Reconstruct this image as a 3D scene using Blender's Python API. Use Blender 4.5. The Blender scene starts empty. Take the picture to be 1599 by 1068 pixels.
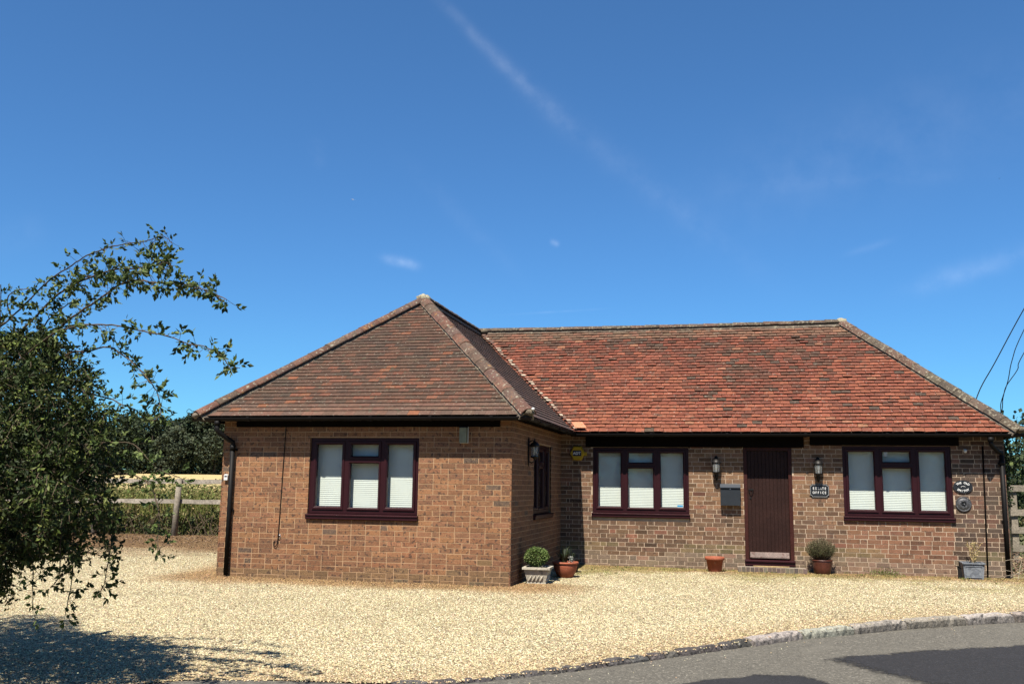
import bpy, math, random
import numpy as np
from mathutils import Vector, Matrix, noise
R_ = math.radians
rnd = random.Random(7)
SC = bpy.context.scene
COL = SC.collection

# ------------------------------------------------------------------ camera
CAM = Vector((3.0755, -13.220, 1.3988))
cR = Vector((0.97407, 0.22587, 0.01277)); cU = Vector((0.02141, -0.14823, 0.98872)); cF = Vector((-0.22521, 0.96281, 0.14923))
cd = bpy.data.cameras.new('camera'); cam = bpy.data.objects.new('camera', cd); COL.objects.link(cam)
cam.matrix_world = Matrix(((cR.x, cU.x, -cF.x, CAM.x), (cR.y, cU.y, -cF.y, CAM.y), (cR.z, cU.z, -cF.z, CAM.z), (0, 0, 0, 1)))
cd.sensor_width = 36; cd.lens = 36*1480/1599; cd.clip_end = 5000; cd.clip_start = .05
SC.camera = cam
# ------------------------------------------------------------------ light
LDIR = Vector((.050, .58, -1.0)).normalized()
sl = bpy.data.lights.new('sun', 'SUN'); sl.energy = 5.0; sl.angle = R_(.53); sl.color = (1, .93, .82)
so = bpy.data.objects.new('sun', sl); COL.objects.link(so); so.location = (0, -20, 30)
so.rotation_euler = LDIR.to_track_quat('-Z', 'Y').to_euler()
SC.view_settings.view_transform = 'Standard'; SC.view_settings.look = 'None'
SC.view_settings.exposure = 1.25; SC.view_settings.gamma = 1
W = bpy.data.worlds.new('World'); SC.world = W; W.use_nodes = True
nt = W.node_tree; nt.nodes.clear()
def N(t, typ, **k):
    n = t.nodes.new(typ)
    for a, b in k.items(): setattr(n, a, b)
    return n
out = N(nt, 'ShaderNodeOutputWorld'); bg = N(nt, 'ShaderNodeBackground'); bg.inputs[1].default_value = .060
nt.links.new(bg.outputs[0], out.inputs[0])
sky = N(nt, 'ShaderNodeTexSky', sky_type='NISHITA', sun_disc=False)
sky.sun_elevation = R_(60); sky.sun_rotation = R_(184.6); sky.altitude = 100; sky.air_density = 1.0; sky.dust_density = .2; sky.ozone_density = 4.0
hs = N(nt, 'ShaderNodeHueSaturation'); hs.inputs['Saturation'].default_value = 1.28; hs.inputs['Value'].default_value = 1.0; hs.inputs['Hue'].default_value = .500
nt.links.new(sky.outputs[0], hs.inputs['Color'])
tc = N(nt, 'ShaderNodeTexCoord')
nz = N(nt, 'ShaderNodeTexNoise'); nz.inputs['Scale'].default_value = 26; nz.inputs['Detail'].default_value = 7; nz.inputs['Roughness'].default_value = .62
nt.links.new(tc.outputs['Generated'], nz.inputs['Vector'])
def pdir(x, y): return (cF*1480 + cR*(x-799.5) - cU*(y-534)).normalized()
def wm(op, a, b=None, c=None):
    n = N(nt, 'ShaderNodeMath', operation=op)
    for i, q in enumerate((a, b, c)):
        if q is None: continue
        if isinstance(q, (int, float)): n.inputs[i].default_value = q
        else: nt.links.new(q, n.inputs[i])
    return n.outputs[0]
def dotn(v):
    n = N(nt, 'ShaderNodeVectorMath', operation='DOT_PRODUCT'); nt.links.new(tc.outputs['Generated'], n.inputs[0]); n.inputs[1].default_value = v
    return n.outputs['Value']
# clear dry air: the red and green of the Nishita sky rise more slowly towards the horizon
sp = N(nt, 'ShaderNodeSeparateColor'); nt.links.new(hs.outputs[0], sp.inputs[0]); cb = N(nt, 'ShaderNodeCombineColor'); kk = .1427
nt.links.new(wm('MULTIPLY', wm('POWER', wm('MULTIPLY', sp.outputs[0], kk), .5), .300/kk), cb.inputs[0])
nt.links.new(wm('MULTIPLY', wm('POWER', wm('MULTIPLY', sp.outputs[1], kk), .8), .737/kk), cb.inputs[1]); nt.links.new(sp.outputs[2], cb.inputs[2]); sky_col = cb.outputs[0]
# cirrus wisps far up in the sky: each a streak between two directions
total = None
for (x0, y0, x1, y1, wd, amp) in [(700, 15, 805, 120, 9, .16), (790, 105, 885, 195, 12, .17), (870, 180, 1140, 390, 20, .085), (605, 404, 646, 414, 7, .55),
                                  (861, 377, 871, 382, 4, .30), (492, 225, 500, 255, 10, .10), (1440, 448, 1590, 398, 14, .20), (1150, 300, 1599, 150, 70, .07),
                                  (815, 490, 915, 484, 1.6, .16), (0, 380, 60, 355, 22, .05), (660, 280, 790, 410, 13, .055), (1330, 395, 1385, 378, 5, .10), (1200, 290, 1460, 275, 10, .05)]:
    a, b = pdir(x0, y0), pdir(x1, y1); c = ((a+b)/2).normalized(); t = (b-a); L = t.length/2*1.25; t.normalize(); s = c.cross(t).normalized()
    u = wm('POWER', wm('ABSOLUTE', wm('DIVIDE', wm('SUBTRACT', dotn(t), c.dot(t)), L)), 3.0)
    v = wm('POWER', wm('ABSOLUTE', wm('DIVIDE', dotn(s), wd/1480)), 2.0)
    g = wm('EXPONENT', wm('MULTIPLY', wm('ADD', u, v), -1.0))
    g = wm('MULTIPLY', wm('MULTIPLY', g, amp), wm('GREATER_THAN', dotn(c), 0.0))
    total = g if total is None else wm('ADD', total, g)
nn = wm('MULTIPLY', wm('MAXIMUM', wm('SUBTRACT', nz.outputs[0], .30), 0.0), 3.2)
fac = wm('MINIMUM', wm('MULTIPLY', wm('MULTIPLY', total, .24), nn), 1.0)
mx = N(nt, 'ShaderNodeMix', data_type='RGBA'); nt.links.new(fac, mx.inputs['Factor']); nt.links.new(sky_col, mx.inputs['A']); mx.inputs['B'].default_value = (11, 11.5, 12.5, 1)
nt.links.new(mx.outputs['Result'], bg.inputs[0])
try:
    SC.cycles.max_bounces = 6; SC.cycles.transparent_max_bounces = 12
except Exception: pass

# ------------------------------------------------------------------ helpers
class MB:
    def __init__(s): s.v = []; s.f = []; s.c = []; s.m = []
    def add(s, vs, fs, col=(1, 1, 1), mi=0):
        o = len(s.v); s.v.extend([tuple(q) for q in vs]); s.c.extend([col]*len(vs))
        for f in fs: s.f.append(tuple(i+o for i in f)); s.m.append(mi)
    def box(s, x0, x1, y0, y1, z0, z1, col=(1, 1, 1), mi=0):
        s.obox((x0, y0, z0), (x1-x0, 0, 0), (0, y1-y0, 0), (0, 0, z1-z0), col, mi)
    def obox(s, o, a, b, c, col=(1, 1, 1), mi=0):
        o, a, b, c = Vector(o), Vector(a), Vector(b), Vector(c)
        vs = [o, o+a, o+a+b, o+b, o+c, o+a+c, o+a+b+c, o+b+c]
        fs = [(0, 3, 2, 1), (4, 5, 6, 7), (0, 1, 5, 4), (1, 2, 6, 5), (2, 3, 7, 6), (3, 0, 4, 7)]
        if a.cross(b).dot(c) < 0: fs = [f[::-1] for f in fs]
        s.add(vs, fs, col, mi)
    def tube(s, pts, rad, n=8, col=(1, 1, 1), mi=0, cap=True):
        pts = [Vector(p) for p in pts]; k = len(pts)
        if not hasattr(rad, '__len__'): rad = [rad]*k
        vs = []; up = None
        for i, p in enumerate(pts):
            t = (pts[min(i+1, k-1)]-pts[max(i-1, 0)]).normalized()
            if up is None: up = t.orthogonal().normalized()
            up = (up - t*up.dot(t)).normalized(); w = t.cross(up)
            for j in range(n):
                a = 2*math.pi*j/n; vs.append(p+(up*math.cos(a)+w*math.sin(a))*rad[i])
        fs = [(i*n+j, i*n+(j+1) % n, (i+1)*n+(j+1) % n, (i+1)*n+j) for i in range(k-1) for j in range(n)]
        if cap: fs += [tuple(range(n))[::-1], tuple((k-1)*n+j for j in range(n))]
        s.add(vs, fs, col, mi)
    def lathe(s, prof, c=(0, 0, 0), n=24, col=(1, 1, 1), mi=0, sx=1, sy=1):
        vs = []; k = len(prof)
        for r, z in prof:
            for j in range(n):
                a = 2*math.pi*j/n; vs.append((c[0]+r*sx*math.cos(a), c[1]+r*sy*math.sin(a), c[2]+z))
        fs = [(i*n+j, i*n+(j+1) % n, (i+1)*n+(j+1) % n, (i+1)*n+j) for i in range(k-1) for j in range(n)]
        fs += [tuple(range(n))[::-1], tuple((k-1)*n+j for j in range(n))]
        s.add(vs, fs, col, mi)
    def prism(s, poly, o, a, b, c, col=(1, 1, 1), mi=0):
        """poly in (a,b) axes, extruded along c (from o)"""
        o, a, b, c = Vector(o), Vector(a), Vector(b), Vector(c); n = len(poly)
        vs = [o+a*p+b*q for p, q in poly]+[o+a*p+b*q+c for p, q in poly]
        fs = [tuple(range(n))[::-1], tuple(range(n, 2*n))]+[(i, (i+1) % n, n+(i+1) % n, n+i) for i in range(n)]
        s.add(vs, fs, col, mi)
    def build(s, name, mats, parent=None, smooth=False, loc=None):
        me = bpy.data.meshes.new(name); me.from_pydata(s.v, [], s.f)
        if not isinstance(mats, (list, tuple)): mats = [mats]
        for m in mats: me.materials.append(m)
        me.polygons.foreach_set('material_index', s.m)
        if smooth: me.polygons.foreach_set('use_smooth', [True]*len(s.f))
        at = me.color_attributes.new('tint', 'FLOAT_COLOR', 'POINT')
        at.data.foreach_set('color', np.array([(c[0], c[1], c[2], 1.) for c in s.c], dtype=np.float32).ravel())
        me.update(); o = bpy.data.objects.new(name, me); COL.objects.link(o)
        if parent is not None: o.parent = parent
        if loc is not None: o.location = loc
        return o
def tag(o, label=None, cat=None, group=None, kind=None):
    if label: o['label'] = label
    if cat: o['category'] = cat
    if group: o['group'] = group
    if kind: o['kind'] = kind
    return o
def thing(name, loc, label, cat, rz=0, group=None):
    o = bpy.data.objects.new(name, None); COL.objects.link(o); o.location = loc; o.rotation_euler = (0, 0, rz); o.empty_display_size = .2
    return tag(o, label, cat, group)
def struct(o): o['kind'] = 'structure'; return o
def vary(c, a, r=None):
    r = r or rnd; k = 1+r.uniform(-a, a); return tuple(max(.003, q*k*(1+r.uniform(-a, a)*.25)) for q in c)

# ------------------------------------------------------------------ materials
K_ALB = .56      # all procedural colours are written for exposure 0 and scaled once here to true albedo
KEEP = {'white_blind', 'white_plastic', 'white_lettering', 'opal_bulb'}
def mat(name, base=None, rough=.8, n1=None, n2=None, bump=None, spots=None, metal=0, spec=.3, trans=0, bscale=60, coords='Object'):
    """base None -> per-vertex 'tint'. n1/n2 = (scale, amount) brightness noise. spots = list of (scale, threshold, colour, amount)"""
    m = bpy.data.materials.new(name); m.use_nodes = True; t = m.node_tree; t.nodes.clear()
    o = N(t, 'ShaderNodeOutputMaterial'); p = N(t, 'ShaderNodeBsdfPrincipled'); t.links.new(p.outputs[0], o.inputs[0])
    p.inputs['Roughness'].default_value = rough; p.inputs['Metallic'].default_value = metal; p.inputs['Specular IOR Level'].default_value = spec
    tcn = N(t, 'ShaderNodeTexCoord'); vec = tcn.outputs[coords]
    if base is None:
        a = N(t, 'ShaderNodeAttribute', attribute_name='tint'); cur = a.outputs['Color']
    else:
        a = N(t, 'ShaderNodeRGB'); a.outputs[0].default_value = (*base, 1); cur = a.outputs[0]
    for q in (n1, n2):
        if not q: continue
        nzz = N(t, 'ShaderNodeTexNoise'); nzz.inputs['Scale'].default_value = q[0]; nzz.inputs['Detail'].default_value = 5; nzz.inputs['Roughness'].default_value = .65; t.links.new(vec, nzz.inputs['Vector'])
        mr = N(t, 'ShaderNodeMapRange'); mr.inputs[1].default_value = .3; mr.inputs[2].default_value = .7; mr.inputs[3].default_value = 1-q[1]; mr.inputs[4].default_value = 1+q[1]; t.links.new(nzz.outputs[0], mr.inputs[0])
        vm = N(t, 'ShaderNodeVectorMath', operation='SCALE'); t.links.new(cur, vm.inputs[0]); t.links.new(mr.outputs[0], vm.inputs['Scale']); cur = vm.outputs[0]
    for (sc, th, colr, am) in (spots or []):
        nzz = N(t, 'ShaderNodeTexNoise'); nzz.inputs['Scale'].default_value = sc; nzz.inputs['Detail'].default_value = 3
        mp = N(t, 'ShaderNodeVectorMath', operation='ADD'); mp.inputs[1].default_value = (sc*1.7, sc*.3, 5.1*th); t.links.new(vec, mp.inputs[0]); t.links.new(mp.outputs[0], nzz.inputs['Vector'])
        mr = N(t, 'ShaderNodeMapRange'); mr.inputs[1].default_value = th; mr.inputs[2].default_value = th+.06; mr.inputs[3].default_value = 0; mr.inputs[4].default_value = am; t.links.new(nzz.outputs[0], mr.inputs[0])
        mi = N(t, 'ShaderNodeMix', data_type='RGBA'); t.links.new(mr.outputs[0], mi.inputs['Factor']); t.links.new(cur, mi.inputs['A']); mi.inputs['B'].default_value = (*colr, 1); cur = mi.outputs['Result']
    if metal < 1 and name not in KEEP:
        vk = N(t, 'ShaderNodeVectorMath', operation='SCALE'); t.links.new(cur, vk.inputs[0]); vk.inputs['Scale'].default_value = K_ALB; cur = vk.outputs[0]
    t.links.new(cur, p.inputs['Base Color'])
    if bump:
        nb = N(t, 'ShaderNodeTexNoise'); nb.inputs['Scale'].default_value = bscale; nb.inputs['Detail'].default_value = 6; nb.inputs['Roughness'].default_value = .7; t.links.new(vec, nb.inputs['Vector'])
        bm = N(t, 'ShaderNodeBump'); bm.inputs['Strength'].default_value = 1; bm.inputs['Distance'].default_value = bump; t.links.new(nb.outputs[0], bm.inputs['Height']); t.links.new(bm.outputs[0], p.inputs['Normal'])
    if trans:
        tr = N(t, 'ShaderNodeBsdfTranslucent'); t.links.new(cur, tr.inputs[0]); ms = N(t, 'ShaderNodeMixShader'); ms.inputs[0].default_value = trans
        t.links.new(p.outputs[0], ms.inputs[1]); t.links.new(tr.outputs[0], ms.inputs[2]); t.links.new(ms.outputs[0], o.inputs[0])
    return m
M = {}
M['brick_wing'] = mat('brick_multi', None, .9, (9, .14), (70, .25), .003, [(20, .56, (.085, .050, .036), .85), (45, .60, (.50, .30, .15), .45)], bscale=90)
M['brick_main'] = mat('brick_old', None, .92, (5, .2), (60, .28), .004, [(18, .62, (.07, .045, .032), .6), (30, .63, (.45, .34, .24), .5)], bscale=80)
M['mortar_wing'] = mat('mortar_wing', (.54, .345, .195), .95, (14, .2), (120, .2), .002, bscale=150)
M['mortar_main'] = mat('mortar_main', (.60, .46, .33), .95, (6, .22), (100, .25), .003, [(8, .62, (.2, .15, .10), .5)], bscale=120)
M['tile_wing'] = mat('roof_tile_brown', None, .85, (7, .2), (50, .3), .003, [(30, .64, (.40, .36, .28), .6), (9, .64, (.10, .10, .06), .6)], bscale=110)
M['tile_main'] = mat('roof_tile_red', None, .88, (6, .22), (45, .32), .004, [(24, .65, (.52, .44, .36), .6), (7, .64, (.10, .085, .06), .55)], bscale=100)
M['hip_wing'] = mat('hip_tile', None, .85, (6, .25), (40, .35), .006, [(22, .60, (.40, .38, .28), .7), (14, .64, (.42, .22, .06), .6), (9, .58, (.10, .08, .055), .6)], bscale=50)
M['hip_main'] = mat('hip_tile_grey', None, .9, (6, .25), (40, .35), .008, [(20, .56, (.34, .31, .22), .7), (12, .62, (.09, .07, .05), .7), (35, .66, (.6, .55, .42), .7)], bscale=45)
M['bedding'] = mat('mortar_bedding', (.20, .16, .12), .95, (10, .3), (60, .4), .012, [(14, .58, (.45, .40, .27), .7)], bscale=40)
M['black'] = mat('black_plastic', (.009, .008, .008), .6, (12, .2), None, None, spec=.14)
M['fascia'] = mat('black_painted_wood', (.006, .004, .0035), .8, (8, .3), (50, .3), .002, spec=.06)
M['burg'] = mat('burgundy_upvc', (.034, .0065, .010), .42, (9, .15), None, None, spec=.22)
M['door'] = mat('brown_door_paint', (.034, .0145, .0115), .55, (3, .22), (40, .3), .002, [(60, .69, (.20, .12, .10), .4)], spec=.14, bscale=30)
M['doorframe'] = mat('brown_door_frame', (.060, .018, .014), .5, (4, .2), (40, .25), .002, [(50, .68, (.2, .12, .1), .4)], spec=.15)
M['worn'] = mat('worn_wood_paint', (.20, .145, .125), .7, (9, .3), (60, .4), .003, [(16, .6, (.10, .04, .03), .7)])
M['blind'] = mat('white_blind', (.50, .51, .485), .55, (6, .04), None, None)
M['room'] = mat('dark_room', (.05, .05, .05), .9)
M['soil'] = mat('soil', (.06, .042, .03), .95, (20, .4), None, .01)
M['bark'] = mat('bark', (.11, .085, .06), .9, (10, .3), (60, .4), .004)
M['twig'] = mat('green_twig', (.10, .07, .04), .8, (20, .3))
M['leaf'] = mat('shrub_leaf', None, .6, (3, .25), None, None, spec=.18, trans=.15)
M['leaf_far'] = mat('far_leaf', None, .8, (1.2, .35), None, None, trans=.1)
M['stone'] = mat('cast_stone', (.58, .53, .43), .9, (8, .2), (60, .3), .004, [(14, .6, (.16, .15, .11), .6)])
M['terra'] = mat('terracotta', (.42, .12, .06), .75, (6, .16), (50, .2), .002, [(18, .64, (.55, .38, .28), .4)])
M['terra_dark'] = mat('terracotta_dark', (.13, .034, .020), .45, (6, .25), (40, .25), .003, spec=.5)
M['lead'] = mat('lead_grey', (.20, .22, .25), .6, (6, .25), (30, .3), .003, [(12, .55, (.36, .39, .42), .6)])
M['wood_grey'] = mat('weathered_wood', (.30, .26, .20), .9, (5, .25), (30, .4), .004)
M['wood_rail'] = mat('weathered_rail', (.42, .37, .30), .9, (4, .25), (25, .4), .004)
M['white'] = mat('white_plastic', (.5, .5, .48), .4)
M['steel'] = mat('steel', (.5, .5, .5), .35, metal=1)
M['iron'] = mat('wrought_iron', (.02, .018, .017), .5, (20, .3), metal=.3)
M['opal'] = mat('frosted_glass', (.27, .28, .19), .45, (12, .2), spec=.15)
M['yellow'] = mat('yellow_plastic', (.62, .40, .02), .4)
M['navy'] = mat('navy_panel', (.012, .016, .06), .4)
M['plaque'] = mat('black_plaque', (.014, .016, .020), .4, (20, .2), spec=.5)
M['lettering'] = mat('white_lettering', (.6, .6, .58), .5)
M['relief'] = mat('grey_relief', (.10, .10, .105), .45, (30, .4), None, .002, [(40, .58, (.35, .35, .35), .6)], metal=.3)
M['anthra'] = mat('anthracite_metal', (.026, .032, .040), .5, (8, .12), spec=.25)
M['coir'] = mat('coir_mat', (.50, .36, .18), .95, (30, .3), (150, .4), .004)
M['kerb'] = mat('granite_kerb', None, .88, (9, .3), (45, .5), .02, [(25, .64, (.50, .46, .40), .6), (17, .60, (.05, .045, .04), .8)], bscale=34)
M['straw'] = mat('dry_plant', None, .8, None, None, None, trans=.1)
def glass_mat(name, rough=0.0, tint=(.95, .97, .96), ior=1.36, boost=0):
    m = bpy.data.materials.new(name); m.use_nodes = True; t = m.node_tree; t.nodes.clear()
    o = N(t, 'ShaderNodeOutputMaterial'); tr = N(t, 'ShaderNodeBsdfTransparent'); tr.inputs[0].default_value = (*tint, 1)
    gl = N(t, 'ShaderNodeBsdfGlossy'); gl.inputs['Roughness'].default_value = rough; gl.inputs[0].default_value = (1, 1, 1, 1)
    fr = N(t, 'ShaderNodeFresnel'); fr.inputs[0].default_value = ior; mi = N(t, 'ShaderNodeMixShader')
    nzz = N(t, 'ShaderNodeTexNoise'); nzz.inputs['Scale'].default_value = 3.0
    tcn = N(t, 'ShaderNodeTexCoord'); t.links.new(tcn.outputs['Object'], nzz.inputs['Vector'])
    bm = N(t, 'ShaderNodeBump'); bm.inputs['Distance'].default_value = .003; bm.inputs['Strength'].default_value = .15; t.links.new(nzz.outputs[0], bm.inputs['Height']); t.links.new(bm.outputs[0], gl.inputs['Normal'])
    if boost:
        ad = N(t, 'ShaderNodeMath', operation='MULTIPLY_ADD'); ad.inputs[1].default_value = 1-boost; ad.inputs[2].default_value = boost; t.links.new(fr.outputs[0], ad.inputs[0]); f = ad.outputs[0]
    else: f = fr.outputs[0]
    ge = N(t, 'ShaderNodeNewGeometry'); fb_ = N(t, 'ShaderNodeMath', operation='MULTIPLY_ADD'); fb_.inputs[1].default_value = -1; fb_.inputs[2].default_value = 1; t.links.new(ge.outputs['Backfacing'], fb_.inputs[0])
    f2 = N(t, 'ShaderNodeMath', operation='MULTIPLY'); t.links.new(f, f2.inputs[0]); t.links.new(fb_.outputs[0], f2.inputs[1]); f = f2.outputs[0]   # no false total reflection on the inner face
    t.links.new(f, mi.inputs[0]); t.links.new(tr.outputs[0], mi.inputs[1]); t.links.new(gl.outputs[0], mi.inputs[2]); t.links.new(mi.outputs[0], o.inputs[0])
    return m
M['glass'] = glass_mat('window_glass')
M['lampglass'] = glass_mat('lantern_glass', .12, (.9, .92, .9), boost=.05)
_t = M['lampglass'].node_tree; _o = next(n for n in _t.nodes if n.type == 'OUTPUT_MATERIAL'); _s = _o.inputs[0].links[0].from_socket; _d = N(_t, 'ShaderNodeBsdfDiffuse'); _d.inputs[0].default_value = (.55, .55, .52, 1); _m = N(_t, 'ShaderNodeMixShader'); _m.inputs[0].default_value = .22; _t.links.new(_s, _m.inputs[1]); _t.links.new(_d.outputs[0], _m.inputs[2]); _t.links.new(_m.outputs[0], _o.inputs[0])

# gravel: stones as cells, cream with ochre and brown ones, warmer next to the walls
def gravel_mat():
    m = bpy.data.materials.new('gravel'); m.use_nodes = True; t = m.node_tree; p = t.nodes['Principled BSDF']; p.inputs['Roughness'].default_value = .9; p.inputs['Specular IOR Level'].default_value = .2
    tcn = N(t, 'ShaderNodeTexCoord'); v = tcn.outputs['Object']
    vo = N(t, 'ShaderNodeTexVoronoi'); vo.inputs['Scale'].default_value = 58; t.links.new(v, vo.inputs['Vector'])
    sep = N(t, 'ShaderNodeSeparateColor'); t.links.new(vo.outputs['Color'], sep.inputs[0])
    cr = N(t, 'ShaderNodeValToRGB'); e = cr.color_ramp.elements; e[0].position = 0; e[0].color = (.17, .11, .065, 1); e[1].position = 1; e[1].color = (.84, .78, .54, 1)
    for pos, c in ((.14, (.30, .20, .11)), (.30, (.60, .48, .27)), (.5, (.74, .62, .345)), (.72, (.80, .70, .42))):
        q = e.new(pos); q.color = (*c, 1)
    t.links.new(sep.outputs[0], cr.inputs[0])
    gap = N(t, 'ShaderNodeMapRange'); gap.inputs[1].default_value = .30; gap.inputs[2].default_value = .62; gap.inputs[3].default_value = 1; gap.inputs[4].default_value = .42; t.links.new(vo.outputs['Distance'], gap.inputs[0])
    sc = N(t, 'ShaderNodeVectorMath', operation='SCALE'); t.links.new(cr.outputs[0], sc.inputs[0]); t.links.new(gap.outputs[0], sc.inputs['Scale'])
    at = N(t, 'ShaderNodeAttribute', attribute_name='tint')
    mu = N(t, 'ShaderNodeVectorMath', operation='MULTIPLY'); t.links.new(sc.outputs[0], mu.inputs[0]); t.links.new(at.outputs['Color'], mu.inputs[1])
    n2 = N(t, 'ShaderNodeTexNoise'); n2.inputs['Scale'].default_value = .8; n2.inputs['Detail'].default_value = 6; n2.inputs['Roughness'].default_value = .7; t.links.new(v, n2.inputs['Vector'])
    mr = N(t, 'ShaderNodeMapRange'); mr.inputs[1].default_value = .3; mr.inputs[2].default_value = .7; mr.inputs[3].default_value = .80; mr.inputs[4].default_value = 1.12; t.links.new(n2.outputs[0], mr.inputs[0])
    s2 = N(t, 'ShaderNodeVectorMath', operation='SCALE'); t.links.new(mu.outputs[0], s2.inputs[0]); t.links.new(mr.outputs[0], s2.inputs['Scale'])
    s3 = N(t, 'ShaderNodeVectorMath', operation='SCALE'); s3.inputs['Scale'].default_value = .64; t.links.new(s2.outputs[0], s3.inputs[0]); t.links.new(s3.outputs[0], p.inputs['Base Color'])
    bm = N(t, 'ShaderNodeBump'); bm.invert = True; bm.inputs['Distance'].default_value = .016; bm.inputs['Strength'].default_value = 1; t.links.new(vo.outputs['Distance'], bm.inputs['Height']); t.links.new(bm.outputs[0], p.inputs['Normal'])
    return m
M['gravel'] = gravel_mat()
def asphalt_mat(name, base, am):
    return mat(name, base, .88, (22, .22), (75, am), .014, [(38, .60, tuple(q*2.4 for q in base), .8), (30, .63, tuple(q*.35 for q in base), .7), (2.2, .60, tuple(q*1.35 for q in base), .4)], bscale=85)
M['asphalt'] = asphalt_mat('asphalt_worn', (.165, .152, .124), .5)
M['asphalt_dark'] = asphalt_mat('asphalt_patch', (.030, .029, .031), .4)
M['ground'] = mat('earth_and_field', None, .95, (.35, .2), (9, .3), .02, bscale=12)
M['pebble'] = mat('pebble', None, .85, (80, .15), None)

def worn_edge(m):      # the thin coat frays out towards its rim: 'tint' is its thickness
    t = m.node_tree; o = next(n for n in t.nodes if n.type == 'OUTPUT_MATERIAL'); src = o.inputs[0].links[0].from_socket
    at = N(t, 'ShaderNodeAttribute', attribute_name='tint'); nzz = N(t, 'ShaderNodeTexNoise'); nzz.inputs['Scale'].default_value = 16; nzz.inputs['Detail'].default_value = 8; nzz.inputs['Roughness'].default_value = .75
    tcn = N(t, 'ShaderNodeTexCoord'); t.links.new(tcn.outputs['Object'], nzz.inputs['Vector'])
    ad = N(t, 'ShaderNodeMath', operation='MULTIPLY_ADD'); ad.inputs[1].default_value = 1.5; ad.inputs[2].default_value = -.55; t.links.new(at.outputs['Fac'], ad.inputs[0])
    sm = N(t, 'ShaderNodeMath', operation='ADD'); t.links.new(ad.outputs[0], sm.inputs[0]); t.links.new(nzz.outputs[0], sm.inputs[1])
    mr = N(t, 'ShaderNodeMapRange'); mr.inputs[1].default_value = .30; mr.inputs[2].default_value = .62; t.links.new(sm.outputs[0], mr.inputs[0])
    tr = N(t, 'ShaderNodeBsdfTransparent'); mi = N(t, 'ShaderNodeMixShader'); t.links.new(mr.outputs[0], mi.inputs[0]); t.links.new(tr.outputs[0], mi.inputs[1]); t.links.new(src, mi.inputs[2]); t.links.new(mi.outputs[0], o.inputs[0])
worn_edge(M['asphalt_dark'])

# ------------------------------------------------------------------ ground, gravel, road
def gz(x, y):
    d = math.hypot(x-CAM.x, y-CAM.y)
    if d < 17 or x > 2 and d < 24: return 0.0
    if x > 2: return min(.2, (d-24)*.01)
    if d < 23: return (d-17)/6*.17
    return .17+min(d-23, 230)*.0172
FD = Vector((.974, .226)); FP = Vector((-9.24, 6.25))
def fence_side(x, y):          # >0 behind the left fence
    q = Vector((x, y))-FP; return -q.x*FD.y+q.y*FD.x
KERB = [(18, 5.6), (14, 4.0), (11, 2.3), (8.2, .45), (6.35, -.72), (5.55, -1.30), (4.76, -1.95), (4.03, -2.72), (3.61, -3.2), (3.2, -3.75), (2.79, -4.32), (2.28, -4.96), (1.84, -5.54), (1.43, -6.03), (1.06, -6.42), (.5, -6.62), (-.1, -6.70), (-.75, -6.86), (-1.4, -7.6), (-3, -9.3), (-6, -11.5), (-11, -14)]
def kerb_drop(i):              # how far the road lies below the gravel at each kerb point
    return [.10, .10, .10, .095, .092, .088, .082, .070, .055, .05, .04, .035, .028, .020, .014, .008, .005, .004, .004, .004, .004, .004][i]
def side_road(x, y):
    best = 1e9; s = 0
    for (a, b) in zip(KERB, KERB[1:]):
        A = Vector(a); d = Vector(b)-A; t = max(0, min(1, (Vector((x, y))-A).dot(d)/d.length_squared)); q = A+d*t; r = Vector((x, y))-q
        if r.length < best: best = r.length; s = -(d.x*r.y-d.y*r.x)
    return best if s < 0 else -best     # >0: road side
def polar(r0, r1, nr, na, a0, a1, f, name, m, cond=None):
    mb = MB(); idx = {}
    for i in range(nr+1):
        r = r0*(r1/r0)**(i/nr)
        for j in range(na+1):
            a = a0+(a1-a0)*j/na; x = CAM.x+r*math.sin(a); y = CAM.y+r*math.cos(a); z, c = f(x, y, r)
            mb.v.append((x, y, z)); mb.c.append(c)
    for i in range(nr):
        for j in range(na):
            k = i*(na+1)+j; mb.f.append((k, k+na+1, k+na+2, k+1)[::-1]); mb.m.append(0)
    mb.f = [t[::-1] for t in mb.f]
    return mb.build(name, m, None, True)
def ground_f(x, y, r):
    s = fence_side(x, y); z = gz(x, y)
    if x > 2 and y > 3: z -= .02
    if r < 11 or side_road(x, y) > -1.2 or (y < 9 and s < -1.6 and -13 < x < 9): z -= .3
    if s > 0 and x < 2:
        k = min(1, s/6); n = noise.noise(Vector((x*.2, y*.2, 0)))
        c = tuple(a*(1-k)+b*k for a, b in zip((.16, .13, .06), (.60+.06*n, .46+.05*n, .21)))
        if s > 190: c = (.05, .07, .02)
    else:
        c = (.20, .15, .09) if x < 2 else (.12, .12, .05)
    return z, c
struct(polar(.5, 2500, 90, 200, -math.pi, math.pi, ground_f, 'ground', M['ground']))
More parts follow.
